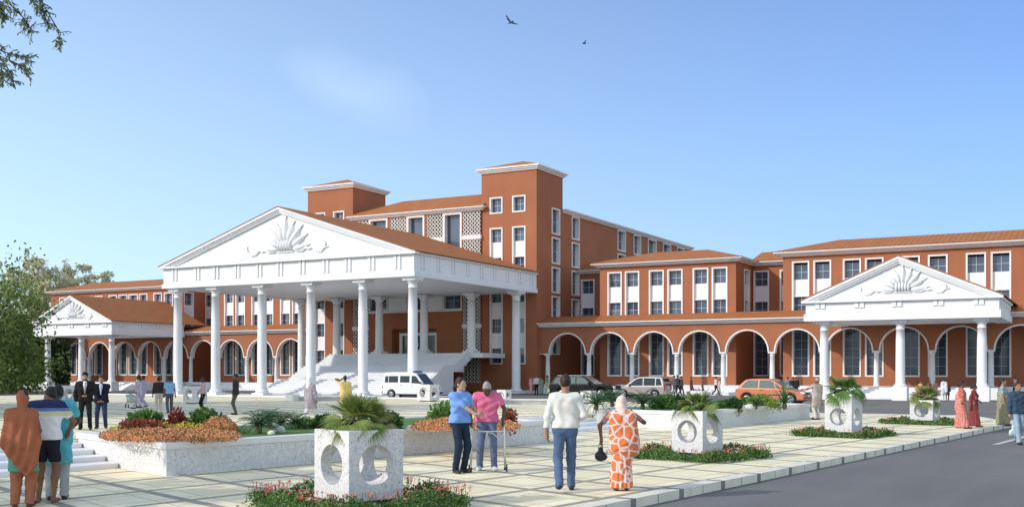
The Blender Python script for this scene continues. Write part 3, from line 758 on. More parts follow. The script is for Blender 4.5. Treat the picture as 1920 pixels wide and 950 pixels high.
# ---------- cube planters, palms, hedges, beds, shrubs, trees, birds
def bored_cube(size, height=None, zc=None, rr=.31):
    """block with two crossing round bores, as a mesh (boolean on temporary objects)"""
    height = height or size; zc = zc or height * .5
    def tmp(mb):
        me = bpy.data.meshes.new('t'); me.from_pydata(mb.v, [], mb.f); me.update()
        o = bpy.data.objects.new('t', me); C.objects.link(o); return o
    h = size / 2; m = MB(); m.box(-h, h, -h, h, 0, height); o = tmp(m)
    cut = []
    for ax in 'xy':
        c = MB(); c.lathe((0, 0, zc), [(size*rr, -size), (size*rr, size)], 40, 0, ax, False); k = tmp(c)
        bm = bmesh.new(); bm.from_mesh(k.data); bmesh.ops.recalc_face_normals(bm, faces=bm.faces); bm.to_mesh(k.data); bm.free()
        md = o.modifiers.new('b', 'BOOLEAN'); md.object = k; md.operation = 'DIFFERENCE'; md.solver = 'EXACT'; cut.append(k)
    bv = o.modifiers.new('v', 'BEVEL'); bv.width = .012; bv.segments = 2; bv.limit_method = 'ANGLE'; bv.angle_limit = R(50)
    dg = bpy.context.evaluated_depsgraph_get()
    me = bpy.data.meshes.new_from_object(o.evaluated_get(dg))
    for q in [o] + cut: bpy.data.objects.remove(q)
    return me
def fan_mesh(mb, c, d, up, L, mi, n=22, spread=150, droop=.35):
    """one fan frond: narrow pleated blades radiating from c about direction d"""
    d = d.normalized(); sx = d.cross(up); sx = sx.normalized() if sx.length > 1e-4 else Vector((1, 0, 0)); nn = sx.cross(d).normalized()
    for k in range(n):
        a = R(-spread / 2 + spread * k / (n - 1) + rnd.uniform(-2, 2)); l = L * (.78 + .22 * math.cos(a)) * rnd.uniform(.92, 1.05)
        e = d * math.cos(a) + sx * math.sin(a); wv = e.cross(nn).normalized()
        w = L * .036
        p0 = c + e * l * .04; p1 = c + e * l * .55 - nn * droop * l * .05 ; p2 = c + e * l - Vector((0, 0, droop * l * .42)) - nn * droop * l * .1
        f = nn * w * .5
        mb.add([p0 - wv*w*.25, p0 + wv*w*.25, p1 + wv*w*.95 - f, p1 - wv*w*.95 - f, p2, p1 + f*.4, p0 + f*.4],
               [(0, 6, 5, 3), (6, 1, 2, 5), (3, 5, 4), (5, 2, 4)], mi)
def fan_palm(p, s, label, mats, rz=0, n=15, seed=1, group='fan palms in the cube planters'):
    global rnd
    rnd = random.Random(seed)
    t = thing('fan_palm', p, label, 'palm', 0, group); st = MB(); cr = MB()
    st.lathe((0, 0, -.02), [(.07*s, 0), (.085*s, .1*s), (.05*s, .22*s)], 9)
    for k in range(n):
        az = k * 2.399 + rz; q = k / n; tier = 0 if q < .3 else 1 if q < .62 else 2
        elv = R((46, 16, -10)[tier] + rnd.uniform(-14, 14))
        d = Vector((math.cos(az) * math.cos(elv), math.sin(az) * math.cos(elv), math.sin(elv)))
        pl = s * ((.13, .24, .40)[tier] + rnd.uniform(-.04, .08)); b = Vector((0, 0, .12 * s)); e = b + d * pl; m_ = b + d * pl * .55 + Vector((0, 0, .05 * s))
        st.tube([b, m_, e], [.014*s, .011*s, .007*s], 4)
        dd = (d + Vector((0, 0, (.25, -.15, -.85)[tier] + rnd.uniform(-.2, .2)))).normalized()
        hv = Vector((math.cos(az), math.sin(az), 0)); upv = Vector((0, 0, 1)) - dd * dd.z; upv = (upv if upv.length > .25 else hv) if tier < 2 else (hv - dd * hv.dot(dd))
        tw = Matrix.Rotation(rnd.uniform(-.7, .7), 3, dd)
        fan_mesh(cr, e, dd, tw @ upv, s * rnd.uniform(.36, .46), 0 if rnd.random() > .25 else 1, 24, 150, (.1, .35, .5)[tier])
    st.build('stem', ['palm_stem'], t); cr.build('crown', mats, t); return t
def leaf_quad(mb, c, d, n, l, w, mi=0):
    d = d.normalized(); s = d.cross(n); s = s.normalized() if s.length > 1e-5 else d.orthogonal().normalized()
    mb.add([c, c + d*l*.5 + s*w*.5, c + d*l, c + d*l*.5 - s*w*.5], [(0, 1, 2, 3)], mi)
def rdir(): 
    z = rnd.uniform(-1, 1); a = rnd.uniform(0, 6.283); r = math.sqrt(1 - z*z); return Vector((r*math.cos(a), r*math.sin(a), z))
def bush_mb(mb, c, r, n, l, mi=0, lump=4):
    c = Vector(c); lumps = [(rdir(), rnd.uniform(.1, .3)) for _ in range(lump * 3)]
    for _ in range(n):
        d = rdir(); d.z = abs(d.z) * 1.0 if rnd.random() < .85 else d.z
        k = rnd.random() ** .35 * (1 + sum(b * max(0, d.dot(e)) ** 6 for e, b in lumps) * .8 - .12)
        p = c + Vector((d.x*r[0]*k, d.y*r[1]*k, d.z*r[2]*k))
        leaf_quad(mb, p, (d + rdir()*.9), rdir(), l * rnd.uniform(.6, 1.3), l * .55, mi)
def shrub(p, r, n, l, mats, label, cat='shrub', name='shrub', group=None):
    t = thing(name, p, label, cat, 0, group); mb = MB(); bush_mb(mb, (0, 0, r[2]*.1), r, n, l); mb.build('foliage', mats, t)
    s = MB()
    for k in range(5): s.tube([(0, 0, -.03), Vector((math.cos(k*1.3)*r[0]*.4, math.sin(k*1.3)*r[1]*.4, r[2]*.7))], [.02, .008], 4)
    s.build('stems', ['bark'], t); return t
def cycad(p, s, label, n=26, mats='cycad_leaf', stiff=False):
    t = thing('cycad' if not stiff else 'yucca', p, label, 'cycad' if not stiff else 'yucca', 0, 'cycads in the granite planters' if not stiff else None)
    mb = MB(); tr = MB(); tr.lathe((0, 0, -.02), [(.06*s, 0), (.09*s, .08*s), (.08*s, .2*s), (.03*s, .28*s)], 9); tr.build('trunk', ['bark'], t)
    for k in range(n):
        az = k * 2.399; q = k / n; e0 = R(80 - 78 * q + rnd.uniform(-5, 5)); L = s * rnd.uniform(.75, .95)
        h = Vector((math.cos(az), math.sin(az), 0)); sd = Vector((-h.y, h.x, 0)); P = Vector((0, 0, .2*s)); e = e0; pts = [P.copy()]
        m = 9
        for i in range(m):
            P = P + (h * math.cos(e) + Vector((0, 0, math.sin(e)))) * L / m; e -= R(9 if not stiff else 1.2); pts.append(P.copy())
        if stiff:
            for i in range(m):
                w = .03*s*(1 - i/m) + .002; w2 = .03*s*(1-(i+1)/m) + .002; mb.add([pts[i]-sd*w, pts[i]+sd*w, pts[i+1]+sd*w2, pts[i+1]-sd*w2], [(0,1,2,3)])
            continue
        mb.tube(pts, [.012*s]*m + [.004*s], 3, 0, False)
        for i in range(1, m + 1):
            for sg in (-1, 1):
                for o in (0, .5):
                    b = pts[i] if o == 0 else (pts[i] + pts[i-1]) / 2
                    ll = s * .24 * math.sin(math.pi * (.18 + .78 * (i - o) / m)) ; dd = (sd * sg + (pts[i] - pts[i-1]).normalized() * .55 + Vector((0, 0, .25))).normalized()
                    leaf_quad(mb, b, dd, Vector((0, 0, 1)), ll, .026*s)
    mb.build('fronds', [mats], t); return t
# --- the cubes
CUBES = [ # px corner, py, width in px, height in px, turn of the right-going axis from the view, hole centre, label
 (654, 945, 125, 134, 49, .5, 'largest speckled white cube planter with round openings in the foreground'),
 (1317.5, 853, 70, 79.5, 43, .5, 'speckled white cube planter right of the woman in the orange sari'),
 (1597, 813, 53, 71, 39, .40, 'tall white block planter with round openings to the right of the man in beige'),
 (1749, 791, 43, 38, 39, .5, 'small white cube planter left of the woman in the coral sari')]
cube_me = bored_cube(1.0)
for m_ in ('white_granite',): cube_me.materials.clear(); cube_me.materials.append(MATS[m_])
cube_pl = []
def cube_thing(p, size, rz, label, hz=.13, group='white cube planters with round openings', height=None, zc=.5):
    height = height or size
    t = thing('cube_planter', p, label, 'planter', rz, group)
    me = cube_me
    if abs(height - size) > .02 * size: me = bored_cube(1.0, height / size, zc * height / size); me.materials.clear(); me.materials.append(MATS['white_granite'])
    o = bpy.data.objects.new('body', me); C.objects.link(o); o.parent = t; o.location = (0, 0, hz); o.scale = (size,) * 3
    b = MB(); h = size * .38; b.box(-h, h, -h, h, -.02, hz - .001); b.build('base', ['plinth_grey'], t)
    s_ = MB(); s_.lathe((0, 0, hz + height + .002), [(size*.36, 0), (size*.34, .035*size), (size*.1, .05*size)], 18); s_.build('soil', ['soil'], t)
    return t
for (cx, cy, wpx, hpx_, yaw, zc_, lab) in CUBES:
    zb = .13; g = G(cx, cy - 3, zb); dd = depth(g); size = wpx * dd / FPX; hgt = hpx_ * dd / FPX
    az = R(yaw) - TH                       # azimuth of the right-going edge from +Y toward +X
    er = Vector((math.sin(az), math.cos(az), 0)); elf = Vector((-math.cos(az), math.sin(az), 0))
    c = g + (er + elf) * size / 2; c.z = 0
    cube_thing(c, size, -az, lab, height=hgt, zc=zc_); cube_pl.append((c, size, az, zb + hgt - size))
far = [(119, 757, 33, 'cube planter standing left of the turbaned man in the dark suit'), (366, 756, 31, 'cube planter between the man in light blue and the man in pale pink'), (803, 752, 30, 'small cube planter in front of the white ambulance'), (945, 752, 20, 'small cube planter behind the shoulder of the old man in pink'),
       (1103, 756, 22, 'cube planter beside the front wheel of the black car'), (1310, 758, 24, 'cube planter behind the shrubs in front of the walking people')]
for x, y, h, lab in far:
    p = G(x, y, ZT); cube_thing(p, h * depth(p) / FPX, -R(33) + TH, lab, .05)
# --- palms in the four near cubes
pal = [((0, 0), ['palm_leaf', 'palm_dry'], .92, 'yellow green fan palm spilling over the largest cube planter', 24), ((0, 0), ['palm_leaf', 'palm_green'], 1.0, 'fan palm in the cube planter right of the orange sari', 24),
       ((0, 0), ['palm_green', 'palm_green'], 1.2, 'bright green fan palm in the cube planter beside the man in beige', 24), ((0, 0), ['palm_leaf', 'palm_dry'], .92, 'bushy fan palm in the small cube planter near the seated women', 26)]
for i, ((c, size, az, zb), (o, ms, s, lab, n)) in enumerate(zip(cube_pl, pal)):
    fan_palm((c.x, c.y, zb + size + .02), s * (size if i < 3 else 1.0), lab, ms, rz=i * .7 + .4, n=n, seed=11 + i)
# --- flowering hedges round the four cubes
rnd = random.Random(3)
hedge_px = [(654, 985), (1317, 872), (1597, 830), (1755, 804)]
for i, ((c, size, az, zb), lab) in enumerate(zip(cube_pl, ('low hedge with red flowers round the largest cube planter in the foreground', 'low red flowered hedge square round the cube planter right of the orange sari', 'low flowered hedge round the cube planter beside the man in beige', 'low pale flowered hedge round the small cube planter by the coral sari'))):
    er = Vector((math.sin(az), math.cos(az), 0)); elf = Vector((-math.cos(az), math.sin(az), 0))
    half = (1.07, 1.12, 1.08, 1.2)[i]; t = thing('flower_hedge', (c.x, c.y, 0), lab, 'hedge', 0, 'flowering hedges round the cube planters')
    mb = MB(); fl = MB(); st = MB(); wd = .17; hh = (.23, .2, .16, .13)[i]
    dens = (1.0, .8, .55, .4)[i]; ll = (.05, .06, .075, .085)[i]
    for k, (u, v) in enumerate(((er, elf), (elf, er), (er, -elf), (elf, -er))):
        for _ in range(int(2300 * dens)):
            a = rnd.uniform(-half, half); w = rnd.gauss(0, wd * .45); 
            z = rnd.random() ** .7 * hh * (1 + .35 * math.sin(a * 5 + k) ) * (1 - min(1, abs(w) / wd) ** 2 * .6)
            p = u * a - v * (half + w); p.z = z
            leaf_quad(mb, p, rdir() + Vector((0, 0, .7)), rdir(), ll * rnd.uniform(.7, 1.4), ll * .5, 0 if rnd.random() < .72 else 1)
        for _ in range(int((105, 75, 45, 24)[i])):
            a = rnd.uniform(-half, half); w = rnd.gauss(0, wd * .4); z = hh * rnd.uniform(.85, 1.45); p = u * a - v * (half + w); p.z = z
            mb.tube([p - Vector((0, 0, .06)), p], [.004, .003], 3, 1, False)
            for _q in range(4): leaf_quad(fl, p + rdir() * .008, rdir() + Vector((0, 0, .8)), rdir(), (.024, .028, .034, .034)[i], .024, 0)
    mb.build('foliage', ['bush_leaf', 'bush_dark'], t); fl.build('flowers', ['flower_red'], t)
    sb = MB(); q = half - wd
    sb.prism([tuple(er*x + elf*y + Vector((0, 0, .005))) for x, y in ((-q, -q), (q, -q), (q, q), (-q, q))], (0, 0, .025)); sb.build('soil', ['soil'], t)
# --- flower beds in planter one (uncountable flowers)
ZL = .57
def bed(name, blobs, mats, n, l, label, cat, kind=None):
    mb = MB()
    for (x0, x1, y0, y1, h, w_) in blobs:
        for _ in range(int(n * w_)):
            u, v = rnd.random(), rnd.random()
            a = (u - .5) * 2; b = (v - .5) * 2
            if a*a*a*a + b*b > 1: continue
            px, py = x0 + (x1-x0)*u, y0 + (y1-y0)*v; p = G(px, py, ZL)
            hz = h * (1 - a*a*.6) * (1 - b*b*.5); p.z = ZL + hz * (.25 + .75 * rnd.random() ** .5) * (1 + .25*math.sin(px*.13)*math.cos(py*.9))
            leaf_quad(mb, p, rdir() + Vector((0, 0, .5)), rdir(), l * rnd.uniform(.7, 1.3), l * .75, 0 if rnd.random() < .74 else 1)
    o = mb.build(name, mats); tag(o, label, cat, None, kind); return o
bed('orange_flowers', [(186, 452, 811, 832, .16, 1.5), (375, 445, 802, 815, .3, .45)], ['flower_orange', 'bed_leaf'], 9000, .048, 'mass of orange flowers at the left end of the near granite planter', 'flowers', 'stuff')
bed('yellow_flowers', [(205, 450, 806.5, 812, .2, 1)], ['flower_yellow', 'bed_leaf'], 3000, .046, 'strip of yellow flowers behind the orange ones', 'flowers', 'stuff')
bed('orange_flowers', [(770, 975, 797, 812, .24, 1)], ['flower_orange', 'bed_leaf'], 10000, .05, 'mass of orange flowers beside the nurse in blue', 'flowers', 'stuff')
def at_px(px, py, z=ZL): return G(px, py, z)
def hpx(p, px): return px * depth(p) / FPX
def sh_px(x0, x1, ytop, ybot, n, l, mats, label, group=None, name='shrub', cat='shrub'):
    p = at_px((x0+x1)/2, ybot); w = hpx(p, x1 - x0) / 2; return shrub(p, (w, w * .8, hpx(p, ybot - ytop) * .86), n, l, mats, label, cat, name, group)
sh_px(240, 312, 769, 806, 1500, .12, ['bush_leaf'], 'round green bush left of the dark red plant in the flower bed')
sh_px(355, 422, 770, 806, 1500, .12, ['bush_leaf'], 'round green bush right of the dark red plant in the flower bed')
sh_px(225, 322, 788, 810, 1000, .1, ['leaf_maroon', 'bed_leaf'], 'low bronze leaved plants in front of the left green bush')
sh_px(315, 352, 774, 808, 800, .11, ['leaf_maroon'], 'dark red leaved plant between two green bushes')
sh_px(372, 424, 776, 802, 500, .11, ['bush_dark'], 'dark leafed plant behind the right green bush')
sh_px(808, 882, 756, 798, 1500, .13, ['bush_leaf', 'bush_dark'], 'green bush above the orange flowers left of the nurse')
sh_px(944, 966, 772, 795, 350, .11, ['leaf_maroon', 'bed_leaf'], 'russet bush at the right of the old man in pink')
sh_px(690, 752, 778, 806, 1300, .12, ['bush_dark'], 'dark green bush behind the palm of the largest cube')
sh_px(588, 642, 778, 802, 900, .11, ['bush_dark', 'bush_leaf'], 'leafy bush behind the man in the grey kurta')
sh_px(552, 592, 786, 801, 450, .1, ['bush_leaf'], 'low green plants behind the feet of the man in grey kurta')
sh_px(640, 690, 776, 800, 700, .11, ['bush_leaf'], 'mid green bush behind the largest fan palm')
for x, y, s_, lab in ((486, 812, .72, 'large cycad on the lawn right of the orange flowers'), (506, 800, .62, 'cycad behind the large one on the lawn'), (527, 803, .55, 'middle small cycad with a short trunk on the lawn'), (553, 804, .55, 'rightmost small cycad on the near lawn')):
    cycad(at_px(x, y), s_, lab)
def rock(p, r, label):
    mb = MB(); n = 12; mb.ell((0, 0, r*.3), (r, r*.75, r*.62), 12, 0)
    mb.v = [(x*(1+.12*math.sin(x*23+y*17)), y*(1+.12*math.sin(y*21+z*13)), z*(1+.1*math.sin(x*19))) for x, y, z in mb.v]
    o = mb.build('rock', ['rock']); o.location = p; tag(o, label, 'rock')
rock(at_px(524, 810), .15, 'pale rock beside the cycads on the near lawn'); rock(at_px(508, 814), .1, 'small pale rock in front of the largest cycad'); rock(at_px(766, 806), .13, 'flat pale rock left of the orange flowers near the nurse')
# planter two
def at2(px, py): return G(px, py, ZL)
for x, y, s_, lab in ((1118, 768, .95, 'dark green cycad right of the white shirted man'), (1148, 762, .9, 'cycad half hidden behind the orange sari'), (1205, 767, .95, 'cycad right of the orange sari behind the lawn'), (1418, 765, .6, 'small cycad beside the pale rocks')):
    cycad(at2(x, y), s_, lab, 24)
cycad(at2(1471, 766), 1.0, 'spiky yucca in front of the orange car', 46, 'cycad_leaf', True)
sh_px(1222, 1262, 741, 766, 900, .13, ['bush_leaf'], 'leafy shrub right of the cycads in front of the silver car'); sh_px(1255, 1290, 742, 765, 800, .13, ['bush_dark'], 'dark shrub left of the fan palm in front of the walking people')
sh_px(1340, 1362, 748, 766, 450, .12, ['bush_leaf'], 'small shrub behind the right side of the second fan palm'); sh_px(1356, 1391, 746, 767, 1300, .1, ['bush_dark'], 'clipped round dark bush beside the pale rocks')
sh_px(1385, 1412, 745, 760, 600, .11, ['bush_leaf'], 'pale green shrub behind the rocks'); sh_px(1404, 1450, 741, 761, 1200, .11, ['bush_lime'], 'lime green bush in front of the orange car'); sh_px(1440, 1466, 752, 764, 300, .1, ['bush_lime', 'bed_leaf'], 'low yellow green plant left of the yucca')
rock(at2(1389, 767), .2, 'flat pale rock beside the round dark bush'); rock(at2(1404, 766), .2, 'round pale rock left of the small cycad')
# --- trees
def tree(p, h, rad, zc, n, l, label, mats, seed, trunk_r=.22, limbs=7, squash=.8, name='tree', sub=5, branch_vis=True, dirs=None):
    global rnd
    rnd = random.Random(seed); t = thing(name, p, label, 'tree'); tr = MB(); cr = MB()
    top = Vector((rnd.uniform(-.3, .3), rnd.uniform(-.3, .3), h * .62))
    tr.tube([(0, 0, -.2), Vector((.05, 0, h*.2)), top * .7 + Vector((.1, .05, 0)), top], [trunk_r*1.25, trunk_r, trunk_r*.7, trunk_r*.4], 9)
    tips = []
    for k in range(limbs):
        az = k * 2.399 + rnd.uniform(-.3, .3); q = (k + .5) / limbs; b = Vector((0, 0, h * (.25 + .35 * q)))
        e = Vector((math.cos(az) * rad * rnd.uniform(.55, .9), math.sin(az) * rad * rnd.uniform(.55, .9), zc + (q - .45) * rad * squash * 1.5))
        m_ = (b + e) / 2 + Vector((0, 0, rad * .12)); tr.tube([b, m_, e], [trunk_r*.45, trunk_r*.28, trunk_r*.08], 6)
        for j in range(sub):
            f = rnd.uniform(.35, 1); s0 = b.lerp(m_, f*2) if f < .5 else m_.lerp(e, f*2 - 1)
            e2 = s0 + (rdir() + Vector((0, 0, .25))) * rad * rnd.uniform(.25, .5); tr.tube([s0, e2], [trunk_r*.12, trunk_r*.03], 4); tips.append(e2)
            for i in range(3): tips.append(s0.lerp(e2, rnd.uniform(.4, 1)) + rdir() * rad * .16)
        tips.append(e)
    for _ in range(n):
        b = rnd.choice(tips); q = b + rdir() * rad * .21 * rnd.random() ** .6
        leaf_quad(cr, q, rdir() + Vector((0, 0, -.2)), rdir(), l * rnd.uniform(.6, 1.3), l * .6)
    tr.build('trunk', ['bark'], t); cr.build('crown', mats, t); return t
def tree_px(px, tdep, ytop, wpx, zfrac, n, l, label, mats, seed, **k):
    s = (px - CXP) / FPX * tdep; p = atTS(tdep, s, -.15); h = HC + (YH - ytop) * tdep / FPX + .15; rad = wpx * tdep / FPX / 2
    return tree(p, h, rad, h - rad * k.get('squash', .8) * 1.05, n, l, label, mats, seed, **k)
tree_px(-8, 106, 506, 250, .7, 12500, .40, 'large leafy green tree in front of the left portico', ['tree_leaf'], 21, limbs=14, sub=7, trunk_r=.3, squash=1.5)
tree_px(-75, 96, 540, 190, .7, 7000, .42, 'green tree cut by the left edge of the picture', ['tree_leaf'], 22, limbs=10, sub=6, squash=1.3)
tree_px(72, 150, 466, 124, .7, 7000, .55, 'pale hazy tree behind the large green tree', ['tree_leaf_haze'], 23, limbs=11, squash=1.5)
tree_px(146, 190, 478, 52, .7, 2600, .5, 'tall pale tree behind the left roof', ['tree_leaf_haze'], 24, limbs=8, squash=1.6); tree_px(188, 200, 494, 46, .7, 2200, .5, 'smaller pale tree right of the tall one behind the left roof', ['tree_leaf_haze'], 25, limbs=8, squash=1.3); tree_px(122, 195, 496, 46, .7, 2200, .5, 'pale tree at the left end of the red roof', ['tree_leaf_haze'], 26, limbs=8, squash=1.3)
for i, (x, d_, yt, w_) in enumerate(((8, 128, 610, 80), (52, 132, 600, 70), (92, 134, 612, 70), (-40, 126, 600, 80))):
    p = atTS(d_, (x - CXP) / FPX * d_, -.15); h = HC + (YH - yt) * d_ / FPX; r_ = w_ * d_ / FPX / 2
    shrub(p, (r_, r_, h), 3600, .55, ['tree_leaf_dark'], ('tall dark green bush at the left edge', 'tall dark bush under the large green tree', 'tall dark bush seen through the leftmost arches', 'tall dark bush beyond the left edge')[i], 'bush', 'large_bush')
# tree beside the camera whose sprays hang into the top left corner
def spray_tree():
    global rnd
    rnd = random.Random(5); T = atTS(6.2, -5.6, 0); t = thing('tree', T, 'overhanging tree whose leafy sprays hang into the top left corner', 'tree'); tr = MB(); cr = MB()
    def P(px, py, d): return atTS(d, (px - CXP) / FPX * d, HC + (YH - py) / FPX * d) - T
    tr.tube([(0, 0, -.2), (.05, .02, 1.6), (.1, .05, 3.4), (.3, .1, 5.0)], [.2, .17, .14, .08], 10)
    def spray(pts, d, n, l, wd):
        q = [P(x, y, d) for x, y in pts]; tr.tube(q, [.007] + [.004]*(len(q)-2) + [.002], 4)
        for _ in range(n):
            f = rnd.random() ** .8 * (len(q) - 1.001); i = int(f); b = q[i].lerp(q[i+1], f - i); dr = (q[i+1] - q[i]).normalized()
            a = rdir(); e = b + a * wd * rnd.random(); 
            if (e - b).length > .03: tr.tube([b, e], [.003, .002], 3, 0, False)
            for j in range(5):
                leaf_quad(cr, b.lerp(e, (j+1)/5), (dr*.6 + a*.5 + rdir()*.7 + Vector((0, 0, -.45))), rdir(), l * rnd.uniform(.7, 1.2), l * .36)
    d = 6.4; tr.tube([Vector((.2, .08, 4.2)), P(-200, -60, d), P(-60, -30, d)], [.07, .05, .03], 7); tr.tube([Vector((.12, .05, 3.3)), P(-190, 90, d), P(-60, 70, d)], [.06, .04, .02], 7)
    spray([(-70, -30), (10, 0), (45, 35), (62, 62)], d, 60, .027, .075); spray([(-50, -30), (40, -20), (80, 20), (92, 55)], d, 46, .027, .065)
    spray([(30, -25), (70, -10), (108, 55), (116, 92)], d, 40, .027, .06); spray([(60, -30), (78, -8), (82, 25)], d, 18, .03, .03)
    spray([(-70, 75), (0, 95), (30, 105), (58, 108)], d, 44, .027, .065); spray([(-60, 80), (10, 110), (45, 125), (54, 138)], d, 40, .027, .065)
    spray([(-40, 90), (5, 115), (22, 140), (26, 160)], d, 40, .027, .055); spray([(-30, 100), (2, 125), (6, 160)], d, 30, .027, .05); spray([(-40, -30), (0, 5), (8, 40)], d, 80, .027, .075)
    tr.build('trunk', ['bark'], t); cr.build('crown', ['twig_leaf'], t)
spray_tree()
# two more trees of the same row stand left of the view and shade the paving
tree((-21.9, 2.2, 0), 9.0, 3.4, 6.3, 5000, .3, 'broad tree beyond the left side of the picture, nearer of two', ['tree_leaf'], 31, limbs=9)
tree((-41.4, 19.6, 0), 13.0, 6.2, 9.0, 15000, .5, 'broad tree beyond the left side of the picture, farther of two', ['tree_leaf'], 32, limbs=12)
tree((-50.5, 21.0, 0), 13.0, 6.0, 9.0, 13000, .5, 'tall tree beyond the left side of the picture by the terrace', ['tree_leaf'], 33, limbs=12)
# --- birds
def bird(px, py, d, s, rz, bank, label):
    p = atTS(d, (px - CXP) / FPX * d, HC + (YH - py) / FPX * d); t = thing('bird', p, label, 'bird', rz, 'birds flying in the blue sky')
    M = Matrix.Rotation(bank, 3, 'Y'); b = MB(); b.ell((0, 0, 0), (.085*s, .25*s, .08*s), 10, 0, M); b.ell(M @ Vector((0, .25*s, .02*s)), (.055*s, .075*s, .055*s), 8, 0, M)
    b.lathe((0, 0, 0), [(.02*s, .31*s), (.002*s, .38*s)], 6, 0, 'y'); b.build('body', ['bird_feather'], t)
    for sg in (-1, 1):
        w = MB(); pr = [(0, .10), (.30, .16), (.62, .02), (.72, -.16), (.45, -.10), (.2, -.14), (0, -.12)]
        up = lambda x: x * .5 - x*x*.15
        w.prism([M @ Vector((sg*x*s, y*s, up(x)*s)) for x, y in pr], M @ Vector((0, 0, .018*s))); w.build('wing', ['bird_feather'], t)
    q = MB(); q.prism([M @ Vector((x*s, y*s, 0)) for x, y in ((-.04, -.18), (.04, -.18), (.1, -.46), (0, -.42), (-.1, -.46))], M @ Vector((0, 0, .015*s))); q.build('tail', ['bird_feather'], t)
bird(957, 43, 60, .62, TH + R(35), R(25), 'dark bird gliding with raised wings, largest of the birds in the sky'); bird(1096, 82, 75, .5, TH + R(70), R(-30), 'small dark bird low and right of the other birds in the sky')
bird(1039, -3, 60, .62, TH + R(-40), R(20), 'dark bird cut by the top edge right of the gliding bird'); bird(932, -5, 65, .55, TH + R(80), R(10), 'dark bird barely showing at the top edge above the gliding bird')
# ---------- people: each figure grown as a smooth implicit surface, clothes and hair as separate meshes
def surf_nets(fn, lo, hi, h):
    lo = np.array(lo, float) - 2*h; hi = np.array(hi, float) + 2*h
    n = np.maximum(4, np.ceil((hi - lo) / h).astype(int) + 1)
    ax = [lo[i] + h * np.arange(n[i]) for i in range(3)]
    X, Y, Z = np.meshgrid(*ax, indexing='ij'); D = fn(X.astype(np.float32), Y.astype(np.float32), Z.astype(np.float32))
    S = D < 0
    cs = [D[i:n[0]-1+i, j:n[1]-1+j, k:n[2]-1+k] for i in (0,1) for j in (0,1) for k in (0,1)]
    ss = np.stack([c < 0 for c in cs]); cnt = ss.sum(0); act = (cnt > 0) & (cnt < 8)
    idx = -np.ones(act.shape, int); I = np.argwhere(act); idx[act] = np.arange(len(I))
    cv = np.stack([c[act] for c in cs], 1); off = np.array([(i, j, k) for i in (0,1) for j in (0,1) for k in (0,1)], float)
    acc = np.zeros((len(I), 3)); num = np.zeros((len(I), 1))
    for a in range(8):
        for b in range(a + 1, 8):
            if np.abs(off[a] - off[b]).sum() != 1: continue
            va, vb = cv[:, a], cv[:, b]; m = (va < 0) != (vb < 0)
            t = np.where(m, va / np.where(m, va - vb, 1), 0)[:, None]
            acc += np.where(m[:, None], off[a] + (off[b] - off[a]) * t, 0); num += m[:, None]
    V = lo + h * (I + acc / np.maximum(num, 1)); F = []
    for d in range(3):
        e, f = (d + 1) % 3, (d + 2) % 3
        s0 = [slice(1, n[q]-1) for q in range(3)]; s0[d] = slice(0, n[d]-1); s1 = list(s0); s1[d] = slice(1, n[d])
        a, b = S[tuple(s0)], S[tuple(s1)]; P = np.argwhere(a != b)
        if not len(P): continue
        P = P.copy(); flip = a[a != b]
        for q in range(3):
            if q != d: P[:, q] += 1
        de = np.zeros(3, int); de[e] = 1; df = np.zeros(3, int); df[f] = 1
        g = lambda o: idx[tuple((P - o).T)]
        q = np.stack([g(de + df), g(df), g(0 * de), g(de)], 1); q[~flip] = q[~flip][:, ::-1]; F.append(q)
    F = np.concatenate(F) if F else np.zeros((0, 4), int); F = F[(F >= 0).all(1)]
    return V, F
def smin(a, b, k):
    h = np.clip(.5 + .5 * (b - a) / k, 0, 1); return b + (a - b) * h - k * h * (1 - h)
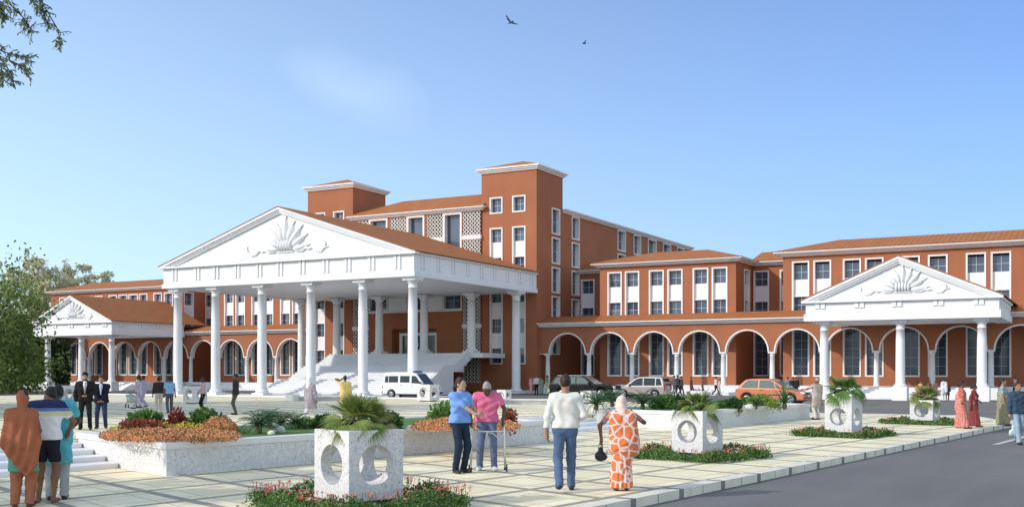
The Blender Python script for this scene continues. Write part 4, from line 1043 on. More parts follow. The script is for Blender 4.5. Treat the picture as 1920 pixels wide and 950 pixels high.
class SDF:
    def __init__(s, k=.03): s.p = []; s.k = k; s.cuts = []; s.lo = np.full(3, 9.); s.hi = np.full(3, -9.); s.fold = 0; s.ex = []
    def cap(s, a, b, ra, rb, k=None, fy=1.0):
        a, b = np.array(a, float), np.array(b, float); s.p.append(('c', a, b, ra, rb, k or s.k, fy))
        r = max(ra, rb); s.lo = np.minimum(s.lo, np.minimum(a, b) - r); s.hi = np.maximum(s.hi, np.maximum(a, b) + r); return s
    def ell(s, c, r, k=None, pitch=0.0):
        c, r = np.array(c, float), np.array(r, float); s.p.append(('e', c, r, pitch, 0, k or s.k, 1)); m = r.max()
        s.lo = np.minimum(s.lo, c - m); s.hi = np.maximum(s.hi, c + m); return s
    def cut(s, p, n): s.cuts.append((np.array(p, float), np.array(n, float) / np.linalg.norm(n))); return s   # removes the side n points to
    def __call__(s, X, Y, Z):
        D = None
        for t, a, b, ra, rb, k, fy in s.p:
            if t == 'c':
                ab = b - a; L = max(1e-9, (ab * ab).sum()); px, py, pz = X - a[0], Y - a[1], Z - a[2]
                u = np.clip((px*ab[0] + py*ab[1] + pz*ab[2]) / L, 0, 1); d = np.sqrt((px-u*ab[0])**2 + ((py-u*ab[1])/fy)**2 + (pz-u*ab[2])**2) - (ra + (rb-ra)*u)
                if fy < 1: d = d * .75
            else:
                y, z = Y - a[1], Z - a[2]; c_, s_ = math.cos(ra), math.sin(ra); y, z = y*c_ + z*s_, -y*s_ + z*c_
                q = np.sqrt(((X-a[0])/b[0])**2 + (y/b[1])**2 + (z/b[2])**2); d = (q - 1) * b.min()
            D = d if D is None else smin(D, d, k)
        if s.fold:
            f = s.fold; D = D + f * (np.sin(X*34 + 3*np.sin(Z*11)) * np.sin(Z*17 + 2*np.sin(Y*19 + X*7)) + .6*np.sin(Z*46 + X*21 + Y*17))
        for e in s.ex: D = e(X, Y, Z, D)
        for p, n in s.cuts: D = np.maximum(D, (X-p[0])*n[0] + (Y-p[1])*n[1] + (Z-p[2])*n[2])
        return D
    def mesh(s, name, m, parent, h, extra=None):
        V, F = surf_nets(s, s.lo - .02, s.hi + .02, h); mb = MB(); mb.v = [tuple(v) for v in V]; mb.f = [tuple(int(i) for i in f) for f in F]; mb.m = [0]*len(F); mb.sm = [True]*len(F)
        ms = [m]
        if extra:
            for e, mm in extra: ms.append(mm); mb.add(e.v, e.f, len(ms)-1, True)
        return mb.build(name, ms, parent)
SK = {'fair': (.50, .30, .20), 'tan': (.36, .19, .11), 'brown': (.20, .095, .05), 'dark': (.105, .050, .030)}
for k_, c_ in SK.items(): mat('skin_' + k_, c_, .5, .08, 8, spec=.35)
def cloth(name, col, var=.1, **k):
    n = 'cloth_' + name
    if n not in MATS: mat(n, col, .85, var, 7, .25, 90, spec=.15, **k)
    return n
for n_, c_ in (('black', (.012, .011, .011)), ('brown', (.03, .017, .01)), ('white', (.55, .54, .52)), ('grey', (.3, .29, .28))): mat('hair_' + n_, c_, .55, .25, 30, .5, 60)
mat('shoe_dark', (.02, .018, .016), .4, .1, 5); mat('shoe_white', (.7, .7, .72), .5, .06, 5); mat('sandal', (.07, .035, .02), .6, .1, 5); mat('eye_dark', (.015, .012, .01), .2, .05, 5)
def ik(a, c, l1, l2, hint):
    a, c, hint = Vector(a), Vector(c), Vector(hint); d = c - a; L = min(d.length, (l1 + l2) * .999); d.normalize(); c = a + d * L
    x = (l1*l1 - l2*l2 + L*L) / (2*L); y = math.sqrt(max(0, l1*l1 - x*x)); h = hint - d * hint.dot(d); h = h.normalized() if h.length > 1e-5 else d.orthogonal()
    return a + d * x + h * y, c
def rotx(v, a, o=Vector((0, 0, 0))): return Matrix.Rotation(a, 3, 'X') @ (Vector(v) - o) + o
def pattern_mat(name, c1, c2, scale, th=.09, c3=None):
    m, nt, b, tc = base(name, .8, .2); v = nd(nt, 'ShaderNodeTexVoronoi', feature='DISTANCE_TO_EDGE'); v.inputs['Scale'].default_value = scale
    nt.links.new(tc.outputs['Object'], v.inputs['Vector']); f = ramp(nt, v.outputs['Distance'], th, th + .03); c = mixc(nt, f, c1, c2)
    if c3: c = mixc(nt, math_n(nt, 'MULTIPLY', ramp(nt, noise(nt, tc.outputs['Object'], scale * 2.2, 4), .5, .56), .8), c, c3)
    nt.links.new(c, b.inputs['Base Color']); return name
pattern_mat('sari_orange', (.80, .62, .55), (.72, .19, .07), 6.0, .075); pattern_mat('sari_coral', (.60, .17, .13), (.48, .09, .07), 16, .1, (.62, .42, .38)); pattern_mat('sari_maroon', (.20, .035, .035), (.16, .025, .03), 22, .06, (.30, .10, .09))
pattern_mat('sari_olive', (.42, .40, .24), (.30, .31, .19), 20, .08, (.05, .05, .045)); pattern_mat('sari_lilac', (.55, .47, .56), (.42, .34, .45), 24, .1)
def person(px, py, ph, label, z=0.0, face=0.0, top=('shirt', (.6, .6, .6), 'long'), low=('trousers', (.05, .06, .09)), skin='tan', hair=('short', 'black'), stance='stand',
           armL=None, armR=None, lean=0.0, head=(0, 0), shoe='shoe_dark', near=0, build=1.0, pos=None, extras=None, female=False, group=None):
    """px,py: feet; ph: height in photo pixels; face: turn from the line of sight (0 away, 90 to the left, -90 to the right)"""
    p = pos if pos is not None else G(px, py, z); d = depth(p); Hm = ph * d / FPX; S = Hm / 1.70
    rz = math.atan2(-p.x, p.y) + R(face); t = thing('person', p, label, 'person', rz, group); t.scale = (S, S, S)
    h = max(.0105 if near > 1 else .013 if near else .018, .42 * d / (FPX / 1.875) / S * (1.0 if not near else .6)); h = min(h, .045)
    fem = female; sw = (.165 if fem else .185) * build; hw = .082; O = Vector((0, 0, .92)); L = R(-lean)
    J = {}; T = lambda v: rotx(v, L, O)
    # legs
    st = {'stroll': ((.13, 0), (-.13, .03)), 'stand': ((.02, 0), (-.02, 0)), 'walk': ((.24, .0), (-.22, .06)), 'stride': ((.33, 0), (-.30, .10)), 'apart': ((0, 0), (0, 0))}[stance]
    ab = .06 if stance != 'apart' else .10
    for s_, k, (fy, lift) in ((1, 'R', st[0]), (-1, 'L', st[1])):
        hip = Vector((s_*hw, 0, .90)); an = Vector((s_*(ab + .035), fy, .085 + lift)); kn, an = ik(hip, an, .43, .42, (s_*.1, 1, 0)); J['hip'+k], J['kn'+k], J['an'+k] = hip, kn, an
        J['toe'+k] = an + Vector((s_*.03, .15, -.045 if lift < .05 else -.075))
        if lift > .03: J['toe'+k] = an + Vector((s_*.02, .14, -.07))
    Hc = T((0, .015, 1.585)); nb = T((0, -.01, 1.40)); 
    hp, hy = R(head[0]), R(head[1]); Hc = rotx(Hc, -hp, nb)
    for s_, k, arm in ((1, 'R', armR), (-1, 'L', armL)):
        sh = T((s_*sw, -.005, 1.385))
        w = Vector(arm[0]) if arm else Vector((s_*(sw + .07), .06, .84)); hint = arm[1] if arm and len(arm) > 1 else (s_*.4, -1, -.2)
        el, w = ik(sh, w, .285, .255, hint); J['sh'+k], J['el'+k], J['wr'+k] = sh, el, w
        hd = (arm[2] if arm and len(arm) > 2 else None); fd = (w - el).normalized(); J['hd'+k] = Vector(hd).normalized() if hd else (fd * .8 + Vector((0, .15, -.35))).normalized()
    # ---- body: one continuous skin surface
    B = SDF(.03); fx = lambda a, b, r1, r2, k=None, fy=1: B.cap(a, b, r1, r2, k, fy)
    b_ = build
    def trunk(q, g=0.0, wz=(.93, 1.05, 1.20, 1.32), kk=.07):
        rr = ((.074, .098), (.062, .090), (.082, .103), (.085, .094)) if not fem else ((.084, .100), (.048, .082), (.066, .094), (.072, .084))
        for z_, (hx, r_) in zip(wz, rr): a, c = T((-hx*b_, 0, z_)), T((hx*b_, 0, z_)); q.cap(a, c, r_*(.5+.5*b_) + g, r_*(.5+.5*b_) + g, kk, .86)
        if fem:
            for s_ in (-1, 1): c = T((s_*.065, .085, 1.255)); q.ell(c, (.062+g, .05+g, .058+g), .05)
        a, c = T((-sw+.05, -.01, 1.375)), T((sw-.05, -.01, 1.375)); q.cap(a, c, .062 + g, .062 + g, .06)
    trunk(B)
    B.cap(nb + Vector((0, 0, -.03)), Hc + Vector((0, -.02, -.05)), .058, .052, .03)
    def R3(v): v = Vector(v); v = Matrix.Rotation(hy, 3, 'Z') @ v; return rotx(v, -hp + L) + Hc
    B.ell(R3((0, 0, .015)), (.074, .094, .105), .02, -hp + L); B.ell(R3((0, .03, -.055)), (.054, .062, .062), .03, -hp + L)
    if d < 60:
        B.cap(R3((0, .088, .012)), R3((0, .108, -.022)), .011, .016, .012); B.cap(R3((-.035, .079, .03)), R3((.035, .079, .03)), .014, .014, .02)
        B.cap(R3((-.018, .086, -.056)), R3((.018, .086, -.056)), .010, .010, .012); B.ell(R3((0, .075, -.098)), (.024, .022, .018), .02)
        for s_ in (-1, 1): B.ell(R3((s_*.078, -.008, -.005)), (.012, .022, .032), .01)
    for k, s_ in (('R', 1), ('L', -1)):
        B.cap(J['sh'+k], J['el'+k], .046*(.6+.4*b_), .038, .035); B.cap(J['el'+k], J['wr'+k], .040, .027, .02)
        q_ = 1.0 if low[0] == 'shorts' else .74
        B.cap(J['hip'+k], J['kn'+k], .082*b_*q_, .054*q_, .05); m_ = J['kn'+k].lerp(J['an'+k], .3) - Vector((0, .012, 0)); B.cap(J['kn'+k], m_, .053*q_, .055*q_, .03*q_); B.cap(m_, J['an'+k], .054*q_, .034, .03*q_)
        B.cap(J['an'+k] - Vector((0, .03, .04)), J['toe'+k], .036, .028, .03)
        palm = J['wr'+k] + J['hd'+k] * .075; B.cap(J['wr'+k], palm, .027, .034, .02, 1.0)
    fing = MB()
    if d < 34:
        for k, s_ in (('R', 1), ('L', -1)):
            hd = J['hd'+k]; wr = J['wr'+k]; nrm = Vector((s_, 0, 0)) - hd * hd.x * s_; nrm.normalize(); acr = hd.cross(nrm).normalized(); base_ = wr + hd * .075
            for i, (o, l) in enumerate(((-.027, .072), (-.009, .082), (.009, .078), (.027, .062))):
                a = base_ + acr * o; c1 = a + hd * l * .55 - nrm * .006; c2 = c1 + (hd * .6 - nrm * .55).normalized() * l * .5
                fing.tube([a - hd*.02, a + hd*.015, c1, c2], [.0105, .010, .009, .007], 6)
            sd = acr if acr.y > 0 else -acr
            fing.tube([wr + hd*.02, wr + hd*.045 + sd*.035, wr + hd*.085 + sd*.042], [.013, .011, .008], 6)
    eyes = MB()
    if d < 34:
        for s_ in (-1, 1): eyes.ell(R3((s_*.030, .083, .012)), (.0125, .010, .0075), 8); eyes.ell(R3((s_*.031, .092, .030)), (.019, .006, .0045), 6)
    ex = [(fing, 'skin_'+skin)] if fing.v else []
    if eyes.v: ex.append((eyes, 'eye_dark'))
    B.mesh('body', 'skin_'+skin, t, h, ex)
    # ---- hair
    hs, hc = hair
    if hs != 'none':
        Hh = SDF(.02)
        if hs in ('short', 'bun', 'pony', 'thin'):
            g = .012 if hs != 'thin' else .004
            Hh.ell(R3((0, -.012, .028)), (.080 + g*.3, .098 + g*.4, .104 + g*.3), .02, -hp + L); n_ = R3((0, .8, -.62)) - Hc; Hh.cut(R3((0, .062, .045)), n_)
            Hh.cut(R3((0, 0, -.075)), R3((0, 0, -1)) - Hc)
            if hs == 'thin': Hh.cut(R3((0, 0, .01)), R3((0, .45, -1)) - Hc)
            if hs == 'bun': Hh.cuts.pop(); Hh.ell(R3((0, -.115, -.05)), (.045, .045, .045), .03)
            if hs == 'pony': Hh.cuts.pop(); Hh.ell(R3((0, -.10, -.05)), (.05, .045, .06), .03); Hh.cap(R3((0, -.10, -.09)), T((0, -.13, 1.22)), .035, .018, .02)
        if hs == 'turban':
            Hh.ell(R3((0, -.015, .070)), (.088, .108, .072), .02, -.25); Hh.cap(R3((-.055, .045, .06)), R3((0, .085, .095)), .026, .02, .012); Hh.cap(R3((.055, .045, .06)), R3((0, .085, .095)), .026, .02, .012); Hh.cap(R3((-.05, -.01, .09)), R3((.03, .03, .13)), .04, .03, .012)
        Hh.fold = .003; Hh.mesh('hair' if hs != 'turban' else 'turban', hc if hc in MATS else 'hair_' + hc, t, h)
    # ---- lower garments
    lk = low[0]; lc = low[1] if isinstance(low[1], str) else cloth('%g_%g_%g' % tuple(low[1]), low[1])
    if lk in ('trousers', 'salwar', 'shorts'):
        P = SDF(.04); g = {'trousers': .014, 'salwar': .035, 'shorts': .02}[lk]; a, c = T((-.074*b_, 0, .95)), T((.074*b_, 0, .95)); P.cap(a, c, .103*(.5+.5*b_), .103*(.5+.5*b_), .07, .92); P.cap(J['hipL'], J['hipR'], .096, .096, .06, .98)
        for k in 'RL':
            P.cap(J['hip'+k], J['kn'+k], .082*b_ + g*.6, .054 + g, .03)
            if lk != 'shorts': P.cap(J['kn'+k], J['an'+k] + Vector((0, -.01, -.02)), .055 + g, .046 + g * (1.0 if lk == 'trousers' else .5), .03)
        if lk == 'shorts': P.cut((0, 0, .58), (0, 0, -1))
        P.cut(T((0, 0, 1.03)), T((0, 0, 2)) - T((0, 0, 1))); P.cut((0, 0, .045), (0, 0, -1)); P.fold = .004; P.mesh('shorts' if lk == 'shorts' else 'trousers', lc, t, h)
    elif lk == 'skirt':
        P = SDF(.06); cyv = (J['anL'].y + J['anR'].y) / 2; P.cap(T((-.05, 0, .98)), T((.05, 0, .98)), .115, .115, .06, .9)
        for k in 'RL': P.cap(T((0, -.01, .92)), Vector((J['an'+k].x * .75, J['an'+k].y * .85, .12)), .135, .105 * (low[2] if len(low) > 2 else 1), .09)
        mid = (J['anR'] + J['anL']) / 2; P.cap(T((0, -.01, .92)), Vector((0, mid.y * .85, .12)), .13, .14, .09)
        P.ex.append(lambda X, Y, Z, D: D + .010 * np.sin(np.arctan2(X, Y + .001) * 13 + 1.5*np.sin(Z*5)) * np.clip((.95 - Z) * 1.6, 0, 1)); P.cut((0, 0, .055), (0, 0, -1)); P.cut(T((0, 0, 1.04)), (0, 0, 1)); P.mesh('skirt', lc, t, h)
    if shoe:
        F = SDF(.02)
        for k in 'RL':
            an, to = J['an'+k], J['toe'+k]; F.cap(an + Vector((0, -.045, -.048)), to + Vector((0, .02, .002)), .038, .036, .02); F.cap(an + Vector((0, -.02, -.03)), an + Vector((0, .03, -.04)), .042, .04, .02)
        F.cut((0, 0, .0), (0, 0, -1)); F.mesh('shoes', shoe, t, h)
    # ---- upper garments
    def colour(c): return c if isinstance(c, str) else cloth('%g_%g_%g' % tuple(c), c)
    tk = top[0]; tc_ = colour(top[1]); sl = top[2] if len(top) > 2 else 'long'
    U = SDF(.035); g = {'shirt': .016, 'tshirt': .020, 'jacket': .030, 'kurta': .026, 'blouse': .010, 'shawl': .02}[tk]; trunk(U, g)
    if tk in ('jacket', 'shirt', 'tshirt'): zc = .84 if tk == 'jacket' else (.90 if tk == 'tshirt' else .93); U.cap(T((-.076*b_, 0, zc + .03)), T((.076*b_, 0, zc + .03)), .103 + g, .103 + g, .06, .92)
    elif tk == 'kurta':
        zc = .52
        for s_ in (-1, 1): U.cap(T((s_*.06, 0, .95)), Vector((s_*.085, (J['kn'+('R' if s_ > 0 else 'L')].y) * .8, zc)), .125, .128, .08, .85)
    else: zc = 1.02
    for k, s_ in (('R', 1), ('L', -1)):
        if sl == 'none': continue
        U.cap(J['sh'+k], J['el'+k], .050*(.6+.4*b_) + g*.6, .042 + g*.6, .03)
        if sl == 'long': U.cap(J['el'+k], J['wr'+k].lerp(J['el'+k], .06), .045 + g*.6, .034 + g*.5, .02)
    U.cap(nb + Vector((0, -.005, -.02)), nb + Vector((0, .0, .045)), .062 + g*.3, .055 + g*.3, .02); U.cut(nb + Vector((0, 0, .055)), (0, -.35, 1)); U.cut((0, 0, zc), (0, 0, -1))
    if sl == 'short':
        cuts = [(J['sh'+k].lerp(J['el'+k], .72), (J['el'+k] - J['sh'+k]).normalized(), J['sh'+k], s_) for k, s_ in (('R', 1), ('L', -1))]
        def ex_(X, Y, Z, D):
            for c, n, s0, s_ in cuts:
                pl = (X-c.x)*n.x + (Y-c.y)*n.y + (Z-c.z)*n.z; lat = (X*s_ > (.19 if n.z < -.6 else .12)) & (((X-c.x)**2 + (Y-c.y)**2 + (Z-c.z)**2) < .045); D = np.where(lat, np.maximum(D, pl), D)
            return D
        U.ex.append(ex_)
    U.fold = .006; U.mesh({'tshirt': 'shirt', 'blouse': 'blouse'}.get(tk, tk), tc_, t, h)
    ctx = dict(t=t, J=J, T=T, h=h, R3=R3, nb=nb, Hc=Hc, sw=sw, colour=colour, S=S, d=d, L=L)
    for e in (extras or ()): e(ctx)
    return t
# extra garments
def lapels(shirt=(.75, .75, .76), tie=None):
    def f(c):
        T = c['T']; m = MB(); m.poly([T((-.05, .125, 1.40)), T((.05, .125, 1.40)), T((.012, .150, 1.10)), T((-.012, .150, 1.10))][::-1]); Pn = SDF(.02)
        for s_ in (0,): Pn.cap(T((0, .075, 1.42)), T((0, .110, 1.36)), .055, .052, .02); Pn.cap(T((0, .118, 1.36)), T((0, .168, 1.10)), .048, .014, .02)
        Pn.mesh('shirt', c['colour'](shirt), c['t'], c['h'])
        if tie: q = SDF(.01); q.cap(T((0, .152, 1.40)), T((0, .172, 1.12)), .018, .022, .01); q.mesh('tie', c['colour'](tie), c['t'], c['h'])
    return f
def pallu(col, side_=1, wide=1.0):
    def f(c):
        T = c['T']; q = SDF(.05); s = side_
        q.cap(T((s*.11, .04, 1.40)), T((s*.06, .10, 1.22)), .05, .075, .05, .8); q.cap(T((s*.06, .09, 1.22)), T((-s*.09, .08, 1.02)), .085, .09, .06, .8)
        q.cap(T((s*.12, -.05, 1.40)), T((s*.10, -.12, 1.15)), .055, .09*wide, .05, .7); q.cap(T((s*.10, -.12, 1.15)), T((s*.11, -.14, .74)), .09*wide, .11*wide, .06, .6); q.cap(T((-.06, 0, 1.02)), T((.06, 0, 1.02)), .125, .125, .06, .9); q.fold = .006
        q.mesh('sari_drape', c['colour'](col), c['t'], c['h'])
    return f
def scarf(col, back=.30):
    def f(c):
        R3 = c['R3']; T = c['T']; q = SDF(.03); q.ell(R3((0, -.012, .022)), (.095, .112, .118), .02); q.ell(R3((0, -.03, -.06)), (.095, .09, .10), .03); q.cap(R3((0, -.05, -.10)), T((0, -.06, 1.36)), .095, .12, .05); q.cut(R3((0, .05, 0)), R3((0, 1, .05)) - c['Hc'])
        q.fold = .004; q.mesh('head_scarf', c['colour'](col), c['t'], c['h'])
    return f
def beard(c):
    q = SDF(.02); R3 = c['R3']; q.ell(R3((0, .035, -.088)), (.062, .062, .055), .02); q.cut(R3((0, .06, -.045)), R3((0, .3, 1)) - c['Hc']); q.mesh('beard', 'hair_black', c['t'], c['h'])
def collar(col):
    def f(c):
        q = SDF(.015); T = c['T']; q.cap(T((-.055, .02, 1.435)), T((0, .075, 1.40)), .02, .016); q.cap(T((.055, .02, 1.435)), T((0, .075, 1.40)), .02, .016); q.cap(T((-.055, .02, 1.435)), T((.055, .02, 1.435)), .018, .018); q.mesh('collar', c['colour'](col), c['t'], c['h'])
    return f
def belt(col=(.04, .03, .03)):
    def f(c):
        T = c['T']; q = SDF(.05); q.cap(T((-.076, 0, .955)), T((.076, 0, .955)), .123, .123, .05, .92); q.cut(T((0, 0, .975)), (0, 0, 1)); q.cut(T((0, 0, .94)), (0, 0, -1)); q.mesh('belt', c['colour'](col), c['t'], c['h'])
    return f

def banded(name, bands):
    """garment dyed in horizontal bands: list of (height from, colour)"""
    m, nt, b, tc = base(name, .85, .15); sp = nd(nt, 'ShaderNodeSeparateXYZ'); nt.links.new(tc.outputs['Object'], sp.inputs[0]); c = None
    for z, col in bands: c = mixc(nt, math_n(nt, 'GREATER_THAN', sp.outputs[2], z), c, col) if c else mixc(nt, 0.0, col, col)
    nt.links.new(c, b.inputs['Base Color']); return name
banded('banded_shirt', [(-9, (.70, .71, .73)), (1.235, (.62, .58, .36)), (1.30, (.10, .20, .48)), (1.345, (.025, .035, .10))])
banded('banded_kurta', [(-9, (.10, .32, .24)), (.86, (.34, .115, .06))])
# ---------- the people in the photograph
W = lambda x, y, z: (x, y, z)
# white shirted man walking away
person(1060, 921, 218, 'man in a white shirt and blue jeans walking away', 0, 2, ('shirt', (.74, .73, .66), 'long'), ('trousers', (.085, .135, .24)), 'tan', ('short', 'brown'), 'walk', near=1, build=1.0,
       armL=((-.275, .01, .87), (-.5, -1, 0), (.05, .2, -1)), armR=((.20, .20, 1.06), (.45, -1, -.3), (-.3, .9, .1)), extras=[collar((.78, .77, .70)), belt()])
def big_drape(c):
    T = c['T']; q = SDF(.06); R3 = c['R3']
    q.cap(R3((0, -.05, -.10)), T((0, -.05, 1.36)), .045, .07, .02); q.cap(T((-.11, -.03, 1.33)), T((.13, -.03, 1.33)), .10, .11, .06)
    [q.cap(T((x, -.05, 1.32)), T((x*1.1+.03, -.05, .78)), .12, .15, .08) for x in (-.10, .02, .15)]; q.cap(T((.05, -.06, .85)), T((.14, -.07, .50)), .19, .05, .08)
    q.cut(T((-.2, .16, 1.2)), (0, 1, 0)); q.fold = .006; q.mesh('sari_drape', 'sari_orange', c['t'], c['h'])
person(1165, 919, 176, 'woman in an orange and cream patterned sari walking away with a black bag', 0, 3, ('blouse', (.48, .25, .21), 'short'), ('skirt', 'sari_orange', 1.3), 'brown', ('none', 'black'), 'stand', near=1, build=1.22, female=True, shoe='sandal',
       armL=((-.36, .02, .93), (-1, -.4, 0), (-.05, .1, -1)), armR=((.23, .24, 1.33), (1, -.3, -.6), (-.1, .5, .9)), extras=[big_drape, lambda c: scarf((.78, .60, .53))(c)])
def handbag():
    p = G(1127, 866, 0); p = G(1165, 917, 0); d = depth(p); q = atTS(d - .02, (1126 - CXP) / FPX * d, HC + (YH - 864) / FPX * d)
    t = thing('handbag', q, 'black handbag carried by the woman in the orange sari', 'bag'); s = SDF(.03); s.ell((0, 0, .07), (.105, .06, .07), .03); s.ell((0, 0, .12), (.07, .045, .07), .04); s.ell((0, 0, .2), (.03, .025, .03), .03); s.fold = .003
    mat('bag_leather', (.018, .018, .02), .45, .15, 10); s.mesh('pouch', 'bag_leather', t, .008)
    m = MB(); m.tube([(-.04, 0, .17), (-.03, 0, .27), (.0, 0, .30), (.03, 0, .27), (.04, 0, .17)], .006, 6); m.tube([(.08, 0, .12), (.12, 0, .2), (.10, .01, .10), (.13, 0, .06)], .005, 5); m.build('strap', ['bag_leather'], t)
handbag()
# nurse and old man with the walker
person(862, 886, 178, 'nurse in a light blue tunic and dark jeans supporting the old man', 0, 212, ('tshirt', (.20, .36, .74), 'short'), ('trousers', (.018, .032, .06)), 'fair', ('bun', 'brown'), 'stand', female=True, near=2,
       armL=((-.27, .16, 1.05), (-.6, -1, -.2), (-.5, .6, .1)), armR=((-.17, .38, 1.00), (1, -.5, -.4), (-.9, .3, .05)), head=(0, 28), shoe='shoe_dark', lean=1)
person(913, 881, 172, 'old man in a pink polo shirt and jeans leaning on a walking frame', 0, 180, ('tshirt', (.72, .17, .30), 'short'), ('trousers', (.13, .165, .26)), 'dark', ('thin', 'grey'), 'apart', near=2, build=1.12, lean=7, head=(36, 0), shoe='shoe_white',
       armL=((-.29, .27, .93), (-1, -.8, 0), (0, .5, -.85)), armR=((.29, .27, .93), (1, -.8, 0), (0, .5, -.85)), extras=[collar((.74, .19, .32))])
def walker():
    p = G(915, 880, 0); rz = math.atan2(-p.x, p.y) + math.pi; t = thing('walking_frame', p, 'aluminium walking frame with front wheels held by the old man', 'walker', rz)
    mat('aluminium', (.72, .73, .75), .3, .05, 5, metal=.7); mat('rubber', (.03, .03, .03), .7, .1, 5)
    for s in (-1, 1):
        m = MB(); m.tube([(s*.33, .06, .03), (s*.31, .10, .55), (s*.30, .13, .84), (s*.30, .16, .895), (s*.30, .22, .91), (s*.30, .38, .91), (s*.30, .44, .88), (s*.31, .46, .80), (s*.33, .50, .14)], .0165, 8); m.tube([(s*.315, .1, .42), (s*.32, .48, .42)], .012, 6)
        m.build('side_frame', ['aluminium'], t)
        g = MB(); g.tube([(s*.30, .21, .912), (s*.30, .37, .912)], .024, 8); g.build('grip', ['rubber'], t)
        w = MB(); w.lathe((s*.355, .50, .075), [(.03, -.016), (.068, -.014), (.072, 0), (.068, .014), (.03, .016)], 16, 0, 'x'); w.build('wheel', ['rubber'], t)
        f = MB(); f.lathe((s*.33, .06, 0), [(.022, 0), (.02, .05)], 8); f.build('rubber_foot', ['rubber'], t)
    m = MB(); m.tube([(-.31, .46, .78), (0, .47, .77), (.31, .46, .78)], .014, 8); m.tube([(-.31, .46, .72), (-.2, .47, .64), (-.1, .47, .73), (0, .47, .75)], .011, 6); m.build('cross_bar', ['aluminium'], t)
walker()
# the three at the lower left
def orange_shawl(c):
    T = c['T']; R3 = c['R3']; q = SDF(.05); q.ell(R3((0, -.01, .02)), (.088, .108, .118), .03); q.cap(R3((0, -.03, -.06)), T((.0, -.03, 1.37)), .062, .07, .025); q.cap(T((-.165, -.01, 1.345)), T((.165, -.01, 1.345)), .072, .072, .05)
    for x in (-.12, 0, .12): q.cap(T((x, -.01, 1.30)), T((x*1.2, -.02, .95)), .112, .125, .07, .95); q.cap(T((x*1.2, -.02, .95)), T((x*1.45, -.05, .45)), .125, .12, .07, .95)
    for k in 'LR': q.cap(c['J']['sh'+k], c['J']['el'+k], .062, .075, .05)
    q.cut(R3((0, .06, 0)), R3((0, 1, .05)) - c['Hc']); q.cut((.07, 0, .45), (-1.25, 0, -1)); q.cut((.07, 0, .45), (1.0, 0, -1)); q.fold = .003
    q.ex.append(lambda X, Y, Z, D: D + .013*np.sin(X*46 - Z*14 + 1.5*np.sin(Z*6)) * np.clip((1.42 - Z)*2.2, 0, 1) + .008*np.sin(X*21 + Z*11)); q.mesh('shawl', c['colour']((.34, .115, .06)), c['t'], c['h'])
person(42, 950, 217, 'woman wrapped in a rust orange shawl with her back to the camera', 0, -12, ('kurta', 'banded_kurta', 'none'), ('salwar', (.34, .125, .07)), 'brown', ('short', 'black'), 'stand', near=1, build=1.0, female=True, shoe='sandal',
       armL=((-.05, .24, 1.08), (-.7, -.3, -1)), armR=((.05, .24, 1.08), (.7, -.3, -1)), head=(8, -28), extras=[orange_shawl])
person(86, 943, 226, 'barefoot man in a white shirt with a blue yoke and dark shorts, bending his head', 0, -18, ('tshirt', 'banded_shirt', 'short'), ('shorts', (.018, .019, .03)), 'brown', ('short', 'black'), 'stand', near=1, build=1.1, shoe=None, lean=5, head=(38, 45),
       armL=((-.12, .34, 1.08), (-1, -.4, -.4)), armR=((.22, .30, 1.0), (1, -.5, 0)))
person(107, 936, 219, 'person in a turquoise shirt and grey trousers with an arm round the man in shorts', 0, -2, ('kurta', (.10, .42, .50), 'short'), ('trousers', (.36, .37, .36)), 'dark', ('short', 'black'), 'stand', near=1, build=1.05, lean=5, head=(30, 30),
       armL=((-.26, .12, 1.12), (-.8, -1, -.1), (-.9, .2, -.2)), armR=((.16, .32, 1.0), (1, -.5, 0)))
# two men in jackets on the terrace
person(160, 805, 106, 'bearded man in a black turban, dark suit and grey tie', ZT, 176, ('jacket', (.018, .016, .016), 'long'), ('trousers', (.016, .015, .015)), 'tan', ('turban', cloth('turban', (.02, .018, .018))), 'apart', near=1, build=1.15,
       armL=((-.07, .20, 1.03), (-1, -.4, -.2), (.9, .2, -.2)), armR=((.27, .06, .86), (1, -1, 0)), extras=[lapels((.72, .72, .74), (.22, .22, .24)), beard])
person(190, 803, 98, 'man with glasses in a navy blazer, pale blue shirt and jeans', ZT, 174, ('jacket', (.014, .017, .028), 'long'), ('trousers', (.03, .045, .08)), 'tan', ('short', 'black'), 'apart', near=1, build=1.15, shoe='sandal',
       armL=((-.04, .2, .92), (-1, -.5, 0), (.8, .2, -.4)), armR=((.04, .2, .92), (1, -.5, 0), (-.8, .2, -.4)), extras=[lapels((.45, .55, .75))])
GR = 'people walking on the terrace'
person(260, 766, 63, 'woman in pale lilac beside a pushchair, nearer of two', ZT, 75, ('kurta', (.50, .42, .48), 'long'), ('salwar', (.52, .46, .52)), 'brown', ('pony', 'black'), 'walk', female=True, extras=[pallu((.55, .47, .53), -1)], group=GR)
person(269, 764, 60, 'woman in lilac half hidden behind another woman in lilac', ZT, 70, ('kurta', (.40, .34, .45), 'long'), ('salwar', (.42, .37, .48)), 'brown', ('short', 'black'), 'walk', female=True, group=GR)
